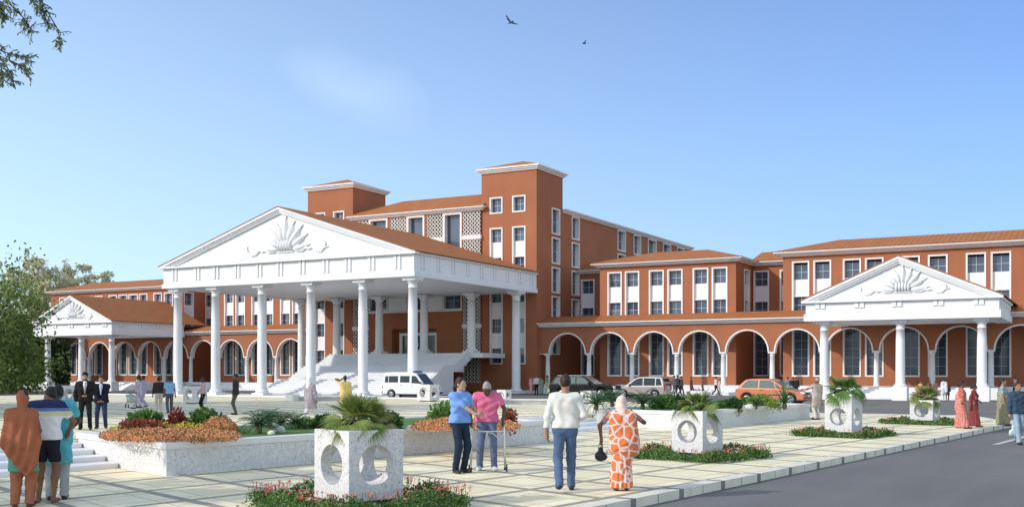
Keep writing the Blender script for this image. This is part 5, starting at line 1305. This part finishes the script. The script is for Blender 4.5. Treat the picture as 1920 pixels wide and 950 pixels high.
def pushchair():
    p = G(246, 764, ZT); t = thing('pushchair', p, 'folding pushchair with pale green cloth in front of the woman in lilac', 'pushchair', R(60)); mat('steel_tube', (.45, .46, .48), .35, .05, 5, metal=.6)
    f = MB()
    for s in (-.16, .16):
        f.tube([(s, -.25, .06), (s, .1, .42), (s, .34, .68)], .014, 6); f.tube([(s, .28, .06), (s, -.05, .40)], .014, 6)
    f.tube([(-.16, .34, .68), (.16, .34, .68)], .014, 6); f.build('frame', ['steel_tube'], t)
    q = SDF(.04); q.cap((-.12, -.08, .30), (.12, -.08, .30), .07, .07); q.cap((-.12, .12, .50), (.12, .12, .50), .06, .06); q.cap((0, -.08, .30), (0, .12, .5), .1, .1); q.mesh('seat', cloth('pram', (.45, .52, .45)), t, .02)
    for x, y in ((-.17, -.25), (.17, -.25), (-.17, .28), (.17, .28)):
        w = MB(); w.lathe((x, y, .075), [(.03, -.015), (.075, -.013), (.075, .013), (.03, .015)], 14, 0, 'x'); w.build('wheel', ['rubber'], t)
pushchair()
person(298, 775, 69, 'man in a dark brown shirt and cream trousers seen from behind', ZT, 8, ('shirt', (.045, .03, .03), 'long'), ('trousers', (.60, .55, .47)), 'brown', ('short', 'black'), 'stand', build=1.05, group=GR)
person(318, 776, 70, 'man in a light blue shirt and grey trousers seen from behind', ZT, 5, ('shirt', (.22, .40, .62), 'short'), ('trousers', (.09, .095, .10)), 'brown', ('short', 'black'), 'walk', group=GR)
person(381, 774, 67, 'man in a pale pink shirt and black trousers facing left', ZT, 95, ('shirt', (.52, .36, .37), 'long'), ('trousers', (.014, .014, .017)), 'dark', ('short', 'black'), 'stand', build=1.05, armR=((.05, .2, .95), (1, -.5, 0)), group=GR)
person(442, 777, 76, 'man in a dark jacket and olive trousers facing left', ZT, 80, ('jacket', (.035, .032, .034), 'long'), ('trousers', (.09, .085, .06)), 'brown', ('short', 'black'), 'stand', group=GR)
person(581, 791, 84, 'man in a grey lilac kurta with a white head cloth walking to the right', ZT, -40, ('kurta', (.34, .30, .34), 'long'), ('salwar', (.60, .57, .60)), 'brown', ('none', 'black'), 'stride', near=1, build=1.05, extras=[scarf((.70, .69, .69))], group=GR)
person(647, 778, 74, 'man in a pale yellow kurta lifting a hand to his ear', ZT, 15, ('kurta', (.70, .52, .20), 'long'), ('salwar', (.62, .55, .42)), 'brown', ('short', 'black'), 'walk', armL=((-.13, .08, 1.52), (-1, -.2, -.5), (.3, .1, .9)), build=1.12, group=GR)
# right side of the plaza
person(1532, 786, 78, 'elderly man in a beige outfit stretching an arm toward the orange car', 0, 38, ('kurta', (.44, .38, .33), 'short'), ('trousers', (.60, .55, .51)), 'brown', ('thin', 'grey'), 'stand', build=1.1, armL=((-.42, .35, 1.22), (-1, -.3, -.6), (-.5, .8, .1)), shoe='sandal')
person(1803, 803, 89, 'woman in a coral red patterned sari walking to the right', 0, -80, ('blouse', (.50, .14, .11), 'short'), ('skirt', 'sari_coral', 1.15), 'brown', ('bun', 'black'), 'stroll', female=True, build=1.15, shoe='sandal', near=1, extras=[pallu('sari_coral', -1, 1.2)])
person(1826, 800, 81, 'woman in a maroon sari walking to the right behind the one in coral', 0, -85, ('blouse', (.17, .035, .035), 'short'), ('skirt', 'sari_maroon', 1.2), 'brown', ('bun', 'black'), 'stroll', female=True, build=1.12, shoe='sandal', near=1, armR=((.12, .22, 1.0), (1, -.6, 0)), extras=[pallu('sari_maroon', 1)])
person(1880, 798, 88, 'woman in an olive and grey patterned sari with a shoulder bag', 0, -95, ('blouse', (.30, .38, .40), 'short'), ('skirt', 'sari_olive', 1.25), 'tan', ('pony', 'black'), 'stroll', female=True, build=1.1, shoe='sandal', near=1, extras=[pallu('sari_olive', -1, 1.1)])
person(1908, 832, 115, 'man in a denim jacket and pale jeans crossing at the right edge', -.145, -150, ('jacket', (.045, .075, .12), 'long'), ('trousers', (.30, .40, .46)), 'tan', ('short', 'brown'), 'walk', near=1, build=1.1)
def carrier():
    p = G(1901, 831, -.145); d = depth(p); q = atTS(d - .15, (1898 - CXP) / FPX * d, HC + (YH - 817) / FPX * d); t = thing('carrier_bag', q, 'pale blue carrier bag held by the man in denim', 'bag', R(30)); s = SDF(.03); s.cap((-.08, 0, .1), (.08, 0, .1), .09, .09, .03, .6); s.cap((-.06, 0, .42), (.06, 0, .42), .05, .05, .03, .6); s.cap((0, 0, .1), (0, 0, .42), .1, .07, .03, .6); s.fold = .006
    mat('thin_plastic', (.42, .56, .62), .35, .1, 8, col2=(.6, .7, .74)); s.mesh('bag_body', 'thin_plastic', t, .012); m = MB(); m.tube([(-.05, 0, .44), (-.02, 0, .56), (.02, 0, .56), (.05, 0, .44)], .008, 5); m.build('handle', ['thin_plastic'], t)
carrier()
# far people by the arcade
def far_p(px, hpx_, label, face, top, low, Y=90.9, z=-.145, **k):
    q = onY(px, 700, Y); q.z = z; return person(0, 0, hpx_, label, z, face, top, low, pos=q, group='people in front of the arcade', **k)
LQ = ('short', 'black')
far_p(996, 36, 'woman in a pink sari at the left of the group by the entrance column', 160, ('blouse', (.45, .2, .2), 'short'), ('skirt', (.62, .33, .34)), Y=86.5, female=True, hair=('bun', 'black'), extras=[pallu((.62, .33, .34), 1)])
far_p(1006, 37, 'man in a white shirt among the group of four by the entrance', 170, ('shirt', (.62, .55, .54), 'long'), ('trousers', (.03, .015, .015)), Y=86.5, build=1.1)
far_p(1015, 33, 'small figure in olive grey beside the white shirted man of the group of four', 175, ('kurta', (.25, .27, .2), 'short'), ('trousers', (.2, .22, .18)), Y=86.5)
far_p(1026, 37, 'woman in a pale green sari at the right of the group of four', 100, ('blouse', (.2, .26, .16), 'short'), ('skirt', (.42, .62, .30)), Y=86.5, female=True, hair=('bun', 'black'), extras=[pallu((.36, .52, .26), 1)])
far_p(1264, 37, 'person in dark grey at the back of a cluster in front of the arcade', -60, ('kurta', (.10, .10, .12), 'long'), ('trousers', (.07, .075, .09)), stance='walk')
far_p(1270, 38, 'person in a black jacket leading the cluster in front of the arcade', -70, ('jacket', (.05, .05, .06), 'long'), ('trousers', (.02, .022, .03)), stance='stride', build=1.2)
far_p(1277, 36, 'slim person in grey beside the one in a black jacket', -60, ('jacket', (.06, .06, .07), 'long'), ('trousers', (.03, .035, .05)), stance='walk')
far_p(1296, 35, 'man in a brown coat striding in front of the arcade', -80, ('kurta', (.10, .045, .03), 'long'), ('trousers', (.03, .025, .025)), stance='stride')
far_p(1317, 33, 'person in a dark waistcoat over a pale shirt walking alone', -90, ('shirt', (.16, .12, .10), 'long'), ('trousers', (.10, .09, .09)), stance='walk')
far_p(1342, 36, 'person in a cream top and dark trousers by an arcade column', -70, ('shirt', (.60, .52, .44), 'long'), ('trousers', (.02, .02, .02)), stance='stride')
far_p(1347, 32, 'person in pale grey bending forward by an arcade column', -80, ('kurta', (.5, .5, .5), 'long'), ('trousers', (.42, .42, .42)), stance='walk', lean=14)
far_p(1455, 37, 'man in a pale grey shirt standing behind the orange car', 10, ('shirt', (.40, .38, .40), 'long'), ('trousers', (.1, .1, .12)), Y=90.5)
far_p(1477, 37, 'man in a blue grey shirt standing behind the orange car', 8, ('shirt', (.22, .24, .34), 'long'), ('trousers', (.06, .06, .09)), Y=90.5, build=1.15)
far_p(1487, 36, 'person in black, left of a close pair by the portico column', 20, ('jacket', (.02, .02, .03), 'long'), ('trousers', (.02, .02, .03)), Y=90.4); far_p(1492.5, 37, 'person in black, right of a close pair by the portico column', -20, ('jacket', (.025, .022, .035), 'long'), ('trousers', (.02, .02, .03)), Y=90.4)
far_p(1726, 30, 'person in a yellow top among the people on the portico steps', 180, ('blouse', (.6, .45, .15), 'short'), ('skirt', (.35, .12, .08)), Y=85.6, z=.02, female=True, hair=('bun', 'black'))
far_p(1743, 32, 'woman in dark red on the portico steps behind the small cube planter', 150, ('blouse', (.3, .1, .08), 'short'), ('skirt', (.32, .1, .07)), Y=85.4, z=.02, female=True, hair=('bun', 'black')); far_p(1754, 32, 'woman in salmon pink on the portico steps', 160, ('blouse', (.5, .22, .19), 'short'), ('skirt', (.55, .26, .22)), Y=85.3, z=.02, female=True, hair=('bun', 'black'), extras=[pallu((.55, .26, .22), 1)])
far_p(1770, 43, 'woman in a long white outfit standing on the road by the right portico', 20, ('kurta', (.66, .68, .68), 'long'), ('salwar', (.68, .70, .70)), Y=81.5, female=True, hair=LQ, extras=[pallu((.66, .68, .68), 1)])
far_p(1776, 36, 'person in black and brown half hidden by the woman in white', -10, ('kurta', (.05, .04, .04), 'long'), ('trousers', (.03, .03, .03)), Y=83.0)
far_p(1903, 34, 'man in a pale pink shirt and dark trousers on the steps at the right edge', 70, ('shirt', (.62, .47, .44), 'short'), ('trousers', (.04, .045, .05)), Y=90.6, z=.18)
# ---------- vehicles
def paint(name, col, metal=.0, rough=.3): return mat(name, col, rough, .02, 2, spec=.5, metal=metal, coat=.35)
paint('paint_white', (.78, .78, .80)); mat('paint_black', (.008, .009, .009), .22, .02, 2, spec=.3); paint('paint_silver', (.42, .375, .345), .3, .35); paint('paint_orange', (.58, .185, .085))
mat('car_glass', (.02, .028, .028), .08, .1, 2, spec=.4); mat('car_glass_green', (.10, .14, .115), .08, .1, 2, spec=.45); mat('tyre', (.018, .018, .018), .8, .1, 8); mat('rim', (.55, .55, .57), .3, .05, 5, metal=.7); mat('chrome', (.7, .7, .7), .2, .05, 5, metal=.9)
mat('lamp_clear', (.8, .8, .78), .15, .03, 5); mat('lamp_red', (.35, .02, .02), .2, .05, 5); mat('trim_black', (.02, .02, .022), .6, .1, 5); mat('plate_white', (.75, .75, .72), .5, .03, 5); mat('mark_red', (.45, .03, .03), .6, .05, 5); mat('beacon_blue', (.05, .07, .2), .2, .05, 5)
def loft(mb, out, W, r, mi=0, top=None):
    """closed side outline [(x,z)] swept across the width with rounded shoulders; top(z) gives the relative half width"""
    n = len(out); C_ = Vector((sum(p[0] for p in out)/n, 0, sum(p[1] for p in out)/n)); f = top or (lambda z: 1.0)
    area = sum(out[i][0]*out[(i+1)%n][1] - out[(i+1)%n][0]*out[i][1] for i in range(n)); sg = 1 if area > 0 else -1
    def shrink(d):
        q = []
        for i in range(n):
            a, b, c = Vector(out[i-1]), Vector(out[i]), Vector(out[(i+1) % n]); e1, e2 = (b-a).normalized(), (c-b).normalized()
            nn = Vector((-(e1.y+e2.y), e1.x+e2.x)) * sg; nn = nn.normalized() if nn.length > 1e-6 else Vector((0, 0)); q.append(b + nn * d)
        return q
    secs = [(-1, 0, r*.9), (-1, r*.35, r*.3), (-1, r, 0), (1, r, 0), (1, r*.35, r*.3), (1, 0, r*.9)]; vs = []; fs = []
    for s, dy, d in secs:
        for p in shrink(d): vs.append((p[0], s * (W/2 * f(p[1]) - dy), p[1]))
    for k in range(len(secs) - 1):
        for i in range(n):
            j = (i+1) % n; q = (k*n+i, k*n+j, (k+1)*n+j, (k+1)*n+i); fs.append(q if sg < 0 else q[::-1])
    m = len(secs) - 1; a = tuple(range(n)); b = tuple(range(m*n, m*n+n)); fs.append(a if sg > 0 else a[::-1]); fs.append(b[::-1] if sg > 0 else b)
    mb.add(vs, fs, mi, False)
def arch_line(xw, zs, R_, n=9, zc=None):   # from front to rear, under the sill line
    zc = R_*.86 if zc is None else zc; a0 = math.asin(max(-1, min(1, (zs - zc)/R_)))
    return [(xw + R_*math.cos(a0 + (math.pi - 2*a0)*k/n), zc + R_*math.sin(a0 + (math.pi - 2*a0)*k/n)) for k in range(n+1)]
def wheel(t, x, y, r, w):
    m = MB(); s = 1 if y > 0 else -1
    m.lathe((x, y - s*w/2, r), [(r*.62, -w/2), (r*.93, -w/2), (r, -w*.32), (r, w*.32), (r*.93, w/2), (r*.62, w/2)], 24, 0, 'y'); o = m.build('wheel', ['tyre'], t)
    m = MB(); yy = y + s*.004
    m.lathe((x, yy - s*.03, r), [(r*.64, -.02), (r*.64, .02)], 24, 0, 'y')
    m.build('rim_back', ['trim_black'], o)
    q = MB(); q.lathe((x, yy - s*.005, r), [(r*.56, -.012), (r*.66, -.012), (r*.66, .012), (r*.56, .012)], 24, 0, 'y', True, False); q.lathe((x, yy, r), [(r*.17, -.02), (r*.17, .012), (r*.05, .02)], 12, 0, 'y')
    for k in range(5):
        a = k*2*math.pi/5; d = Vector((math.cos(a), 0, math.sin(a))); e = Vector((-math.sin(a), 0, math.cos(a))); c = Vector((x, yy, r))
        q.obox(c + d*r*.1 - e*r*.1 - Vector((0, .012, 0)), d*r*.5, e*r*.2, (0, .024, 0))
    q.build('rim', ['rim'], o)
def vehicle(px, py, head_deg, scale, label, cat, name, P):
    p = G(px, py, -.145); rz = math.atan2(-p.x, p.y) + R(head_deg) + R(90); t = thing(name, p, label, cat, rz); t.scale = (scale,)*3
    L, W, zs, rw = P['L'], P['W'], P['sill'], P['rw']; xf, xr = P['axles']
    R_ = rw * 1.16
    low = P['top'] + [(L/2, zs+.06), (L/2-.05, zs)] + arch_line(xf, zs, R_, 9, rw) + arch_line(xr, zs, R_, 9, rw) + [(-L/2+.05, zs), (-L/2, zs+.06)]
    b = MB(); loft(b, low, W, .09)
    tf = lambda z: 1 - P['tumble'] * max(0, (z - P['belt'])) / (P['roof'] - P['belt']) - .02
    if P.get('cabin'): loft(b, P['cabin'], W, .07, 0, tf)
    b.build('body', [P['paint']], t)
    u = MB(); u.box(-L/2+.3, L/2-.3, -W/2+.14, W/2-.14, zs-.06, zs+.25); u.build('underbody', ['trim_black'], t)
    for xw in (xf, xr):
        for y in (-1, 1): wheel(t, xw, y*(W/2 - .01), rw, .2)
    g = P.get('glass', 'car_glass')
    def sidepoly(nm, pts, m, off=.012, ys=(-1, 1), th=.01):
        for s in ys:
            q = MB(); q.prism([(x, s*(W/2*tf(z) + off - th), z) for x, z in pts], (0, s*th, 0)); q.build(nm, [m], t)
    for w in P['side_glass']: sidepoly('side_window', w, g)
    def slab(nm, a, b_, m, k0=.86, k1=.8, off=.012):   # pane on the sloping front or rear between side-outline points a and b
        a, b_ = Vector((a[0], 0, a[1])), Vector((b_[0], 0, b_[1])); d = (b_ - a).normalized(); n = Vector((d.z, 0, -d.x)); n = n if n.x * (a.x + b_.x) > 0 else -n
        q = MB(); ya, yb = W/2*tf(a.z)*k0, W/2*tf(b_.z)*k1; o = n * off; q.prism([a + o + Vector((0, -ya, 0)), a + o + Vector((0, ya, 0)), b_ + o + Vector((0, yb, 0)), b_ + o + Vector((0, -yb, 0))], -n*(off + .006)); q.build(nm, [m], t)
    slab('windscreen', *P['screen'], g); slab('rear_window', *P['rear'], g)
    for nm, m, boxes in P['bits']:
        for bx in boxes:
            q = MB(); q.box(*bx); q.build(nm, [m], t)
    for x in P['doors']:
        sidepoly('door_gap', [(x-.008, zs+.12), (x+.008, zs+.12), (x+.008, P['belt']-.02), (x-.008, P['belt']-.02)], 'trim_black', .004, th=.006)
    for x, z in P['handles']: sidepoly('door_handle', [(x-.09, z), (x+.09, z), (x+.09, z+.035), (x-.09, z+.035)], P.get('hm', 'trim_black'), .02, th=.03)
    for s in (-1, 1):
        q = MB(); x, z = P['mirror']; q.ell((x, s*(W/2*tf(z) + .11), z), (.07, .11, .085), 10); q.build('wing_mirror', [P.get('mm', P['paint'])], t)
    return t, sidepoly
both = lambda x0, x1, y0, y1, z0, z1: [(x0, x1, y0, y1, z0, z1), (x0, x1, -y1, -y0, z0, z1)]
# orange hatchback
vehicle(1451, 757.5, -108, 1.14, 'orange hatchback parked at the roadside in front of the arcade', 'car', 'parked_car', dict(L=3.85, W=1.66, sill=.24, rw=.30, axles=(1.16, -1.28), belt=.86, roof=1.43, tumble=.2, paint='paint_orange', glass='car_glass_green',
    top=[(-1.925, .40), (-1.925, .62), (-1.90, .84), (-1.80, .92), (-.4, .90), (.75, .88), (1.2, .82), (1.62, .72), (1.84, .60), (1.925, .48)],
    cabin=[(-1.82, .84), (-1.72, 1.08), (-1.42, 1.36), (-1.15, 1.42), (-.4, 1.44), (.05, 1.40), (.28, 1.30), (.98, .86), (.98, .80), (-1.80, .80)],
    side_glass=[[(-1.62, .93), (-.66, .92), (-.66, 1.34), (-1.2, 1.34), (-1.42, 1.22)], [(-.58, .92), (.30, .91), (.22, 1.22), (.02, 1.33), (-.58, 1.345)], [(.36, .91), (.70, .91), (.30, 1.18)]],
    screen=((.95, .90), (.30, 1.30)), rear=((-1.80, .90), (-1.46, 1.33)),
    bits=[('headlight', 'lamp_clear', both(1.66, 1.90, .42, .74, .60, .71)), ('grille', 'trim_black', [(1.86, 1.925, -.34, .34, .60, .69)]), ('bumper', 'trim_black', [(1.90, 1.955, -.7, .7, .36, .43), (-1.955, -1.90, -.7, .7, .42, .50)]), ('number_plate', 'plate_white', [(1.956, 1.966, -.25, .25, .43, .53)]), ('tail_light', 'lamp_red', both(-1.945, -1.84, .58, .76, .62, .84)), ('side_strip', 'trim_black', both(-1.0, .72, .832, .842, .52, .57))],
    doors=(-.62, .62), handles=((-.45, .78),), mirror=(.72, .96)))
# silver people carrier, driving away to the left
vehicle(1206, 745.5, 68, 1.0, 'silver people carrier parked right of the black car', 'car', 'parked_car', dict(L=4.15, W=1.66, sill=.27, rw=.31, axles=(1.35, -1.30), belt=.92, roof=1.68, tumble=.16, paint='paint_silver',
    top=[(-2.075, .42), (-2.08, .70), (-2.06, .95), (-1.9, .98), (0, .96), (.95, .95), (1.45, .88), (1.88, .74), (2.05, .58), (2.075, .46)],
    cabin=[(-2.05, .92), (-2.0, 1.2), (-1.86, 1.58), (-1.72, 1.66), (-.8, 1.70), (.1, 1.66), (.42, 1.56), (1.30, .94), (1.30, .86), (-2.02, .86)],
    side_glass=[[(-1.88, 1.02), (-1.36, 1.0), (-1.36, 1.56), (-1.68, 1.55)], [(-1.28, 1.0), (-.34, .99), (-.34, 1.58), (-1.28, 1.57)], [(-.26, .99), (.98, .98), (.36, 1.45), (.1, 1.56), (-.26, 1.58)]],
    screen=((1.26, .98), (.46, 1.54)), rear=((-2.03, 1.02), (-1.88, 1.55)),
    bits=[('tail_light', 'lamp_red', both(-2.10, -1.98, .62, .80, .62, 1.12)), ('headlight', 'lamp_clear', both(1.80, 2.03, .45, .74, .66, .80)), ('number_plate', 'plate_white', [(-2.105, -2.09, -.26, .26, .74, .86)]), ('bumper', 'paint_silver', [(-2.16, -2.05, -.78, .78, .32, .52), (2.02, 2.13, -.76, .76, .32, .52)]), ('exhaust_panel', 'trim_black', [(-2.12, -2.02, -.7, .7, .24, .315)])],
    doors=(-1.32, -.30, .92), handles=((-1.12, .86), (-.12, .85)), mirror=(.86, 1.02), hm='paint_silver'))
# black off-road estate
vehicle(1098, 748, -112, 1.1, 'black off-road estate car facing the camera beside the entrance', 'car', 'parked_car', dict(L=4.7, W=1.78, sill=.40, rw=.37, axles=(1.45, -1.38), belt=1.0, roof=1.60, tumble=.17, paint='paint_black', glass='car_glass_green',
    top=[(-2.35, .55), (-2.35, .85), (-2.32, 1.04), (-2.1, 1.06), (.7, 1.05), (1.1, 1.06), (1.9, 1.0), (2.25, .94), (2.34, .80), (2.35, .60)],
    cabin=[(-2.3, .98), (-2.2, 1.25), (-2.02, 1.52), (-1.85, 1.58), (-.6, 1.62), (.05, 1.60), (.25, 1.53), (1.02, 1.0), (1.02, .94), (-2.28, .94)],
    side_glass=[[(-2.05, 1.10), (-1.36, 1.08), (-1.36, 1.50), (-1.85, 1.49)], [(-1.28, 1.08), (-.42, 1.07), (-.42, 1.52), (-1.28, 1.51)], [(-.34, 1.07), (.70, 1.06), (.22, 1.44), (.05, 1.51), (-.34, 1.52)]],
    screen=((.99, 1.03), (.28, 1.51)), rear=((-2.28, 1.05), (-2.04, 1.48)),
    bits=[('headlight', 'lamp_clear', both(2.24, 2.37, .52, .82, .76, .92)), ('grille', 'trim_black', [(2.30, 2.375, -.48, .48, .74, .92)]), ('bumper', 'chrome', [(2.32, 2.48, -.86, .86, .50, .68), (-2.46, -2.32, -.86, .86, .52, .68)]), ('roof_rail', 'chrome', both(-1.8, .0, .64, .68, 1.60, 1.64)), ('number_plate', 'plate_white', [(2.482, 2.492, -.25, .25, .53, .64)]), ('tail_light', 'lamp_red', both(-2.38, -2.28, .66, .86, .72, 1.0))],
    doors=(-1.32, -.38, .70), handles=((-1.1, .94), (-.15, .94)), mirror=(.62, 1.12)))
# white ambulance minibus
am, sp_ = vehicle(773, 746, -121, .93, 'white ambulance minibus parked at the foot of the staircase', 'ambulance', 'ambulance', dict(L=4.75, W=1.85, sill=.34, rw=.34, axles=(1.48, -1.50), belt=1.15, roof=2.2, tumble=.09, paint='paint_white',
    top=[(-2.375, .45), (-2.375, 1.0), (-2.36, 1.18), (-2.2, 1.2), (.9, 1.2), (1.55, 1.18), (2.1, 1.02), (2.32, .88), (2.375, .60)],
    cabin=[(-2.36, 1.1), (-2.34, 1.5), (-2.26, 2.02), (-2.1, 2.16), (-1.2, 2.20), (.3, 2.18), (.85, 2.08), (1.62, 1.2), (1.62, 1.1), (-2.35, 1.05)],
    side_glass=[[(-2.16, 1.34), (-1.82, 1.33), (-1.82, 1.86), (-2.12, 1.86)], [(-1.76, 1.33), (-.86, 1.33), (-.86, 1.87), (-1.76, 1.87)], [(-.66, 1.33), (.26, 1.33), (.26, 1.88), (-.66, 1.88)], [(.46, 1.28), (1.36, 1.24), (.94, 1.78), (.80, 1.88), (.46, 1.88)]],
    screen=((1.60, 1.22), (.90, 2.04)), rear=((-2.36, 1.3), (-2.28, 1.9)),
    bits=[('headlight', 'lamp_clear', both(2.24, 2.39, .50, .84, .74, .94)), ('grille', 'trim_black', [(2.30, 2.40, -.46, .46, .74, .96)]), ('bumper', 'trim_black', [(2.34, 2.45, -.9, .9, .40, .52), (-2.45, -2.34, -.9, .9, .42, .56)]), ('light_bar', 'beacon_blue', [(.42, .62, -.62, .62, 2.17, 2.30)]), ('tail_light', 'lamp_red', both(-2.40, -2.33, .74, .9, .8, 1.1)), ('number_plate', 'plate_white', [(2.455, 2.465, -.26, .26, .42, .52)])],
    doors=(-.76, .36, 1.44), handles=((.55, 1.06), (-.55, 1.08)), mirror=(1.36, 1.32), mm='trim_black'))
def star(c, s):    # six armed emergency star
    for k in range(3):
        a = R(60*k + 90); d = Vector((math.cos(a), math.sin(a))); e = Vector((-d.y, d.x)); q = [d*.2 + e*.06, d*.2 - e*.06, -d*.2 - e*.06, -d*.2 + e*.06]
        sp_('emergency_star', [(c[0] + p.x*s, c[1] + p.y*s) for p in q], 'trim_black', .014 + .002*k, (-1, 1), .012)
star((-.42, .98), .85)
for s in (-1, 1):
    cu = bpy.data.curves.new('lettering', 'FONT'); cu.body = 'AMBULANCE'; cu.size = .20; cu.align_x = 'CENTER'; cu.extrude = .004; tmp_ = bpy.data.objects.new('tmp', cu); C.objects.link(tmp_)
    me_ = bpy.data.meshes.new_from_object(tmp_.evaluated_get(bpy.context.evaluated_depsgraph_get())); bpy.data.objects.remove(tmp_)
    me_.materials.clear(); me_.materials.append(MATS['mark_red']); o_ = bpy.data.objects.new('lettering', me_); C.objects.link(o_); o_.parent = am
    o_.location = (-.42, s*(1.85/2*.98 + .012), .64); o_.rotation_euler = (R(90), 0, 0 if s < 0 else math.pi)
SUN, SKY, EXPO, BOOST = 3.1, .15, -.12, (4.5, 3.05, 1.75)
# ---------- camera, sun, sky
cam = bpy.data.cameras.new('camera'); co = bpy.data.objects.new('camera', cam); C.objects.link(co)
co.location = (0, 0, HC); co.rotation_euler = (R(90), 0, TH)
cam.sensor_width = 36.0; cam.lens = FPX / 1920 * 36.0; cam.shift_y = (YH - 475) / 1920; cam.clip_start = .1; cam.clip_end = 4000
sc = bpy.context.scene; sc.camera = co
SD = Vector((.77, 1.0, -.67)).normalized()
sl = bpy.data.lights.new('sun', 'SUN'); so = bpy.data.objects.new('sun', sl); C.objects.link(so)
sl.energy = SUN; sl.angle = R(.5); sl.color = (1.0, .94, .84)
so.rotation_euler = SD.to_track_quat('-Z', 'Y').to_euler(); so.location = (-40, -50, 60)
el = math.asin(-SD.z); az = math.atan2(-SD.x, -SD.y)
w = bpy.data.worlds.new('World'); sc.world = w; w.use_nodes = True; nt = w.node_tree
bg = nt.nodes['Background']; sk = nd(nt, 'ShaderNodeTexSky'); sk.sky_type = 'NISHITA'; sk.sun_disc = False
sk.sun_elevation = el; sk.sun_rotation = az; sk.altitude = 100; sk.air_density = 1.0; sk.dust_density = 1.2; sk.ozone_density = 1.6
tc = nd(nt, 'ShaderNodeTexCoord'); dirv = tc.outputs['Generated']
def dotd(v):
    n = nd(nt, 'ShaderNodeVectorMath', operation='DOT_PRODUCT'); n.inputs[1].default_value = v; nt.links.new(dirv, n.inputs[0]); return n.outputs['Value']
# hazier air low in the west (left), one faint wisp of cloud
rv = Vector((RX, RY, 0)); fv = Vector((VX, VY, 0))
sp = nd(nt, 'ShaderNodeSeparateXYZ'); nt.links.new(dirv, sp.inputs[0]); zz_ = sp.outputs[2]
f_ = dotd(tuple(fv)); xs = math_n(nt, 'DIVIDE', dotd(tuple(rv)), math_n(nt, 'MAXIMUM', f_, .05)); ys_ = math_n(nt, 'DIVIDE', zz_, math_n(nt, 'MAXIMUM', f_, .05))
hz = math_n(nt, 'MULTIPLY', ramp(nt, dotd(tuple(rv)), .5, -.5), ramp(nt, zz_, .62, -.02))
c0 = mixc(nt, 1.0, (1, 1, 1), (1, 1, 1))
mul = nd(nt, 'ShaderNodeMix', data_type='RGBA', blend_type='MULTIPLY'); mul.inputs[0].default_value = 1.0
nt.links.new(sk.outputs[0], mul.inputs[6]); mul.inputs[7].default_value = (.83, 1.0, 1.37, 1)
lowr = math_n(nt, 'MULTIPLY', ramp(nt, zz_, .20, .0), ramp(nt, dotd(tuple(rv)), -.15, .35)); m2_ = nd(nt, 'ShaderNodeMix', data_type='RGBA', blend_type='MULTIPLY'); nt.links.new(lowr, m2_.inputs[0]); nt.links.new(mul.outputs[2], m2_.inputs[6]); m2_.inputs[7].default_value = (.78, .82, .97, 1)
c1 = mixc(nt, math_n(nt, 'MULTIPLY', hz, .66), m2_.outputs[2], (7.3, 9.8, 11.9))
cn = noise(nt, dirv, 9, 6)
dx = math_n(nt, 'SUBTRACT', xs, (640 - CXP) / FPX); dy = math_n(nt, 'SUBTRACT', ys_, (YH - 172) / FPX)
u = math_n(nt, 'DIVIDE', math_n(nt, 'ADD', dx, math_n(nt, 'MULTIPLY', dy, -.6)), .062); v = math_n(nt, 'DIVIDE', math_n(nt, 'ADD', dy, math_n(nt, 'MULTIPLY', dx, .42)), .026)
rr = math_n(nt, 'SQRT', math_n(nt, 'ADD', math_n(nt, 'MULTIPLY', u, u), math_n(nt, 'MULTIPLY', v, v)))
cl = math_n(nt, 'MULTIPLY', ramp(nt, math_n(nt, 'ADD', rr, math_n(nt, 'MULTIPLY', math_n(nt, 'SUBTRACT', cn, .5), -2.6)), 1.45, -.2), .30)
c2 = mixc(nt, cl, c1, (6.9, 8.2, 10.4))
boost = math_n(nt, 'MAXIMUM', math_n(nt, 'MULTIPLY', ramp(nt, dotd((.80, -.1, .59)), .30, .85), .85), ramp(nt, zz_, .40, .85))     # sky brightened overhead and on the unseen right, added to fill the shade
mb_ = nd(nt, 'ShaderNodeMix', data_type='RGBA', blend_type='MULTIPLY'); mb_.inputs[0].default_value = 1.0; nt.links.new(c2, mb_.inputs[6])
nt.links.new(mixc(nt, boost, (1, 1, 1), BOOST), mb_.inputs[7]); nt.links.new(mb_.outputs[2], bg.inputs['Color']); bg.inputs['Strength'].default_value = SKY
sc.view_settings.view_transform = 'Standard'; sc.view_settings.look = 'None'; sc.view_settings.exposure = EXPO; sc.view_settings.gamma = 1.0
sc.view_settings.use_curve_mapping = False
sc.cycles.max_bounces = 6; sc.cycles.diffuse_bounces = 3; sc.cycles.transparent_max_bounces = 6; sc.cycles.use_denoising = True
sc.cycles.sample_clamp_indirect = 8
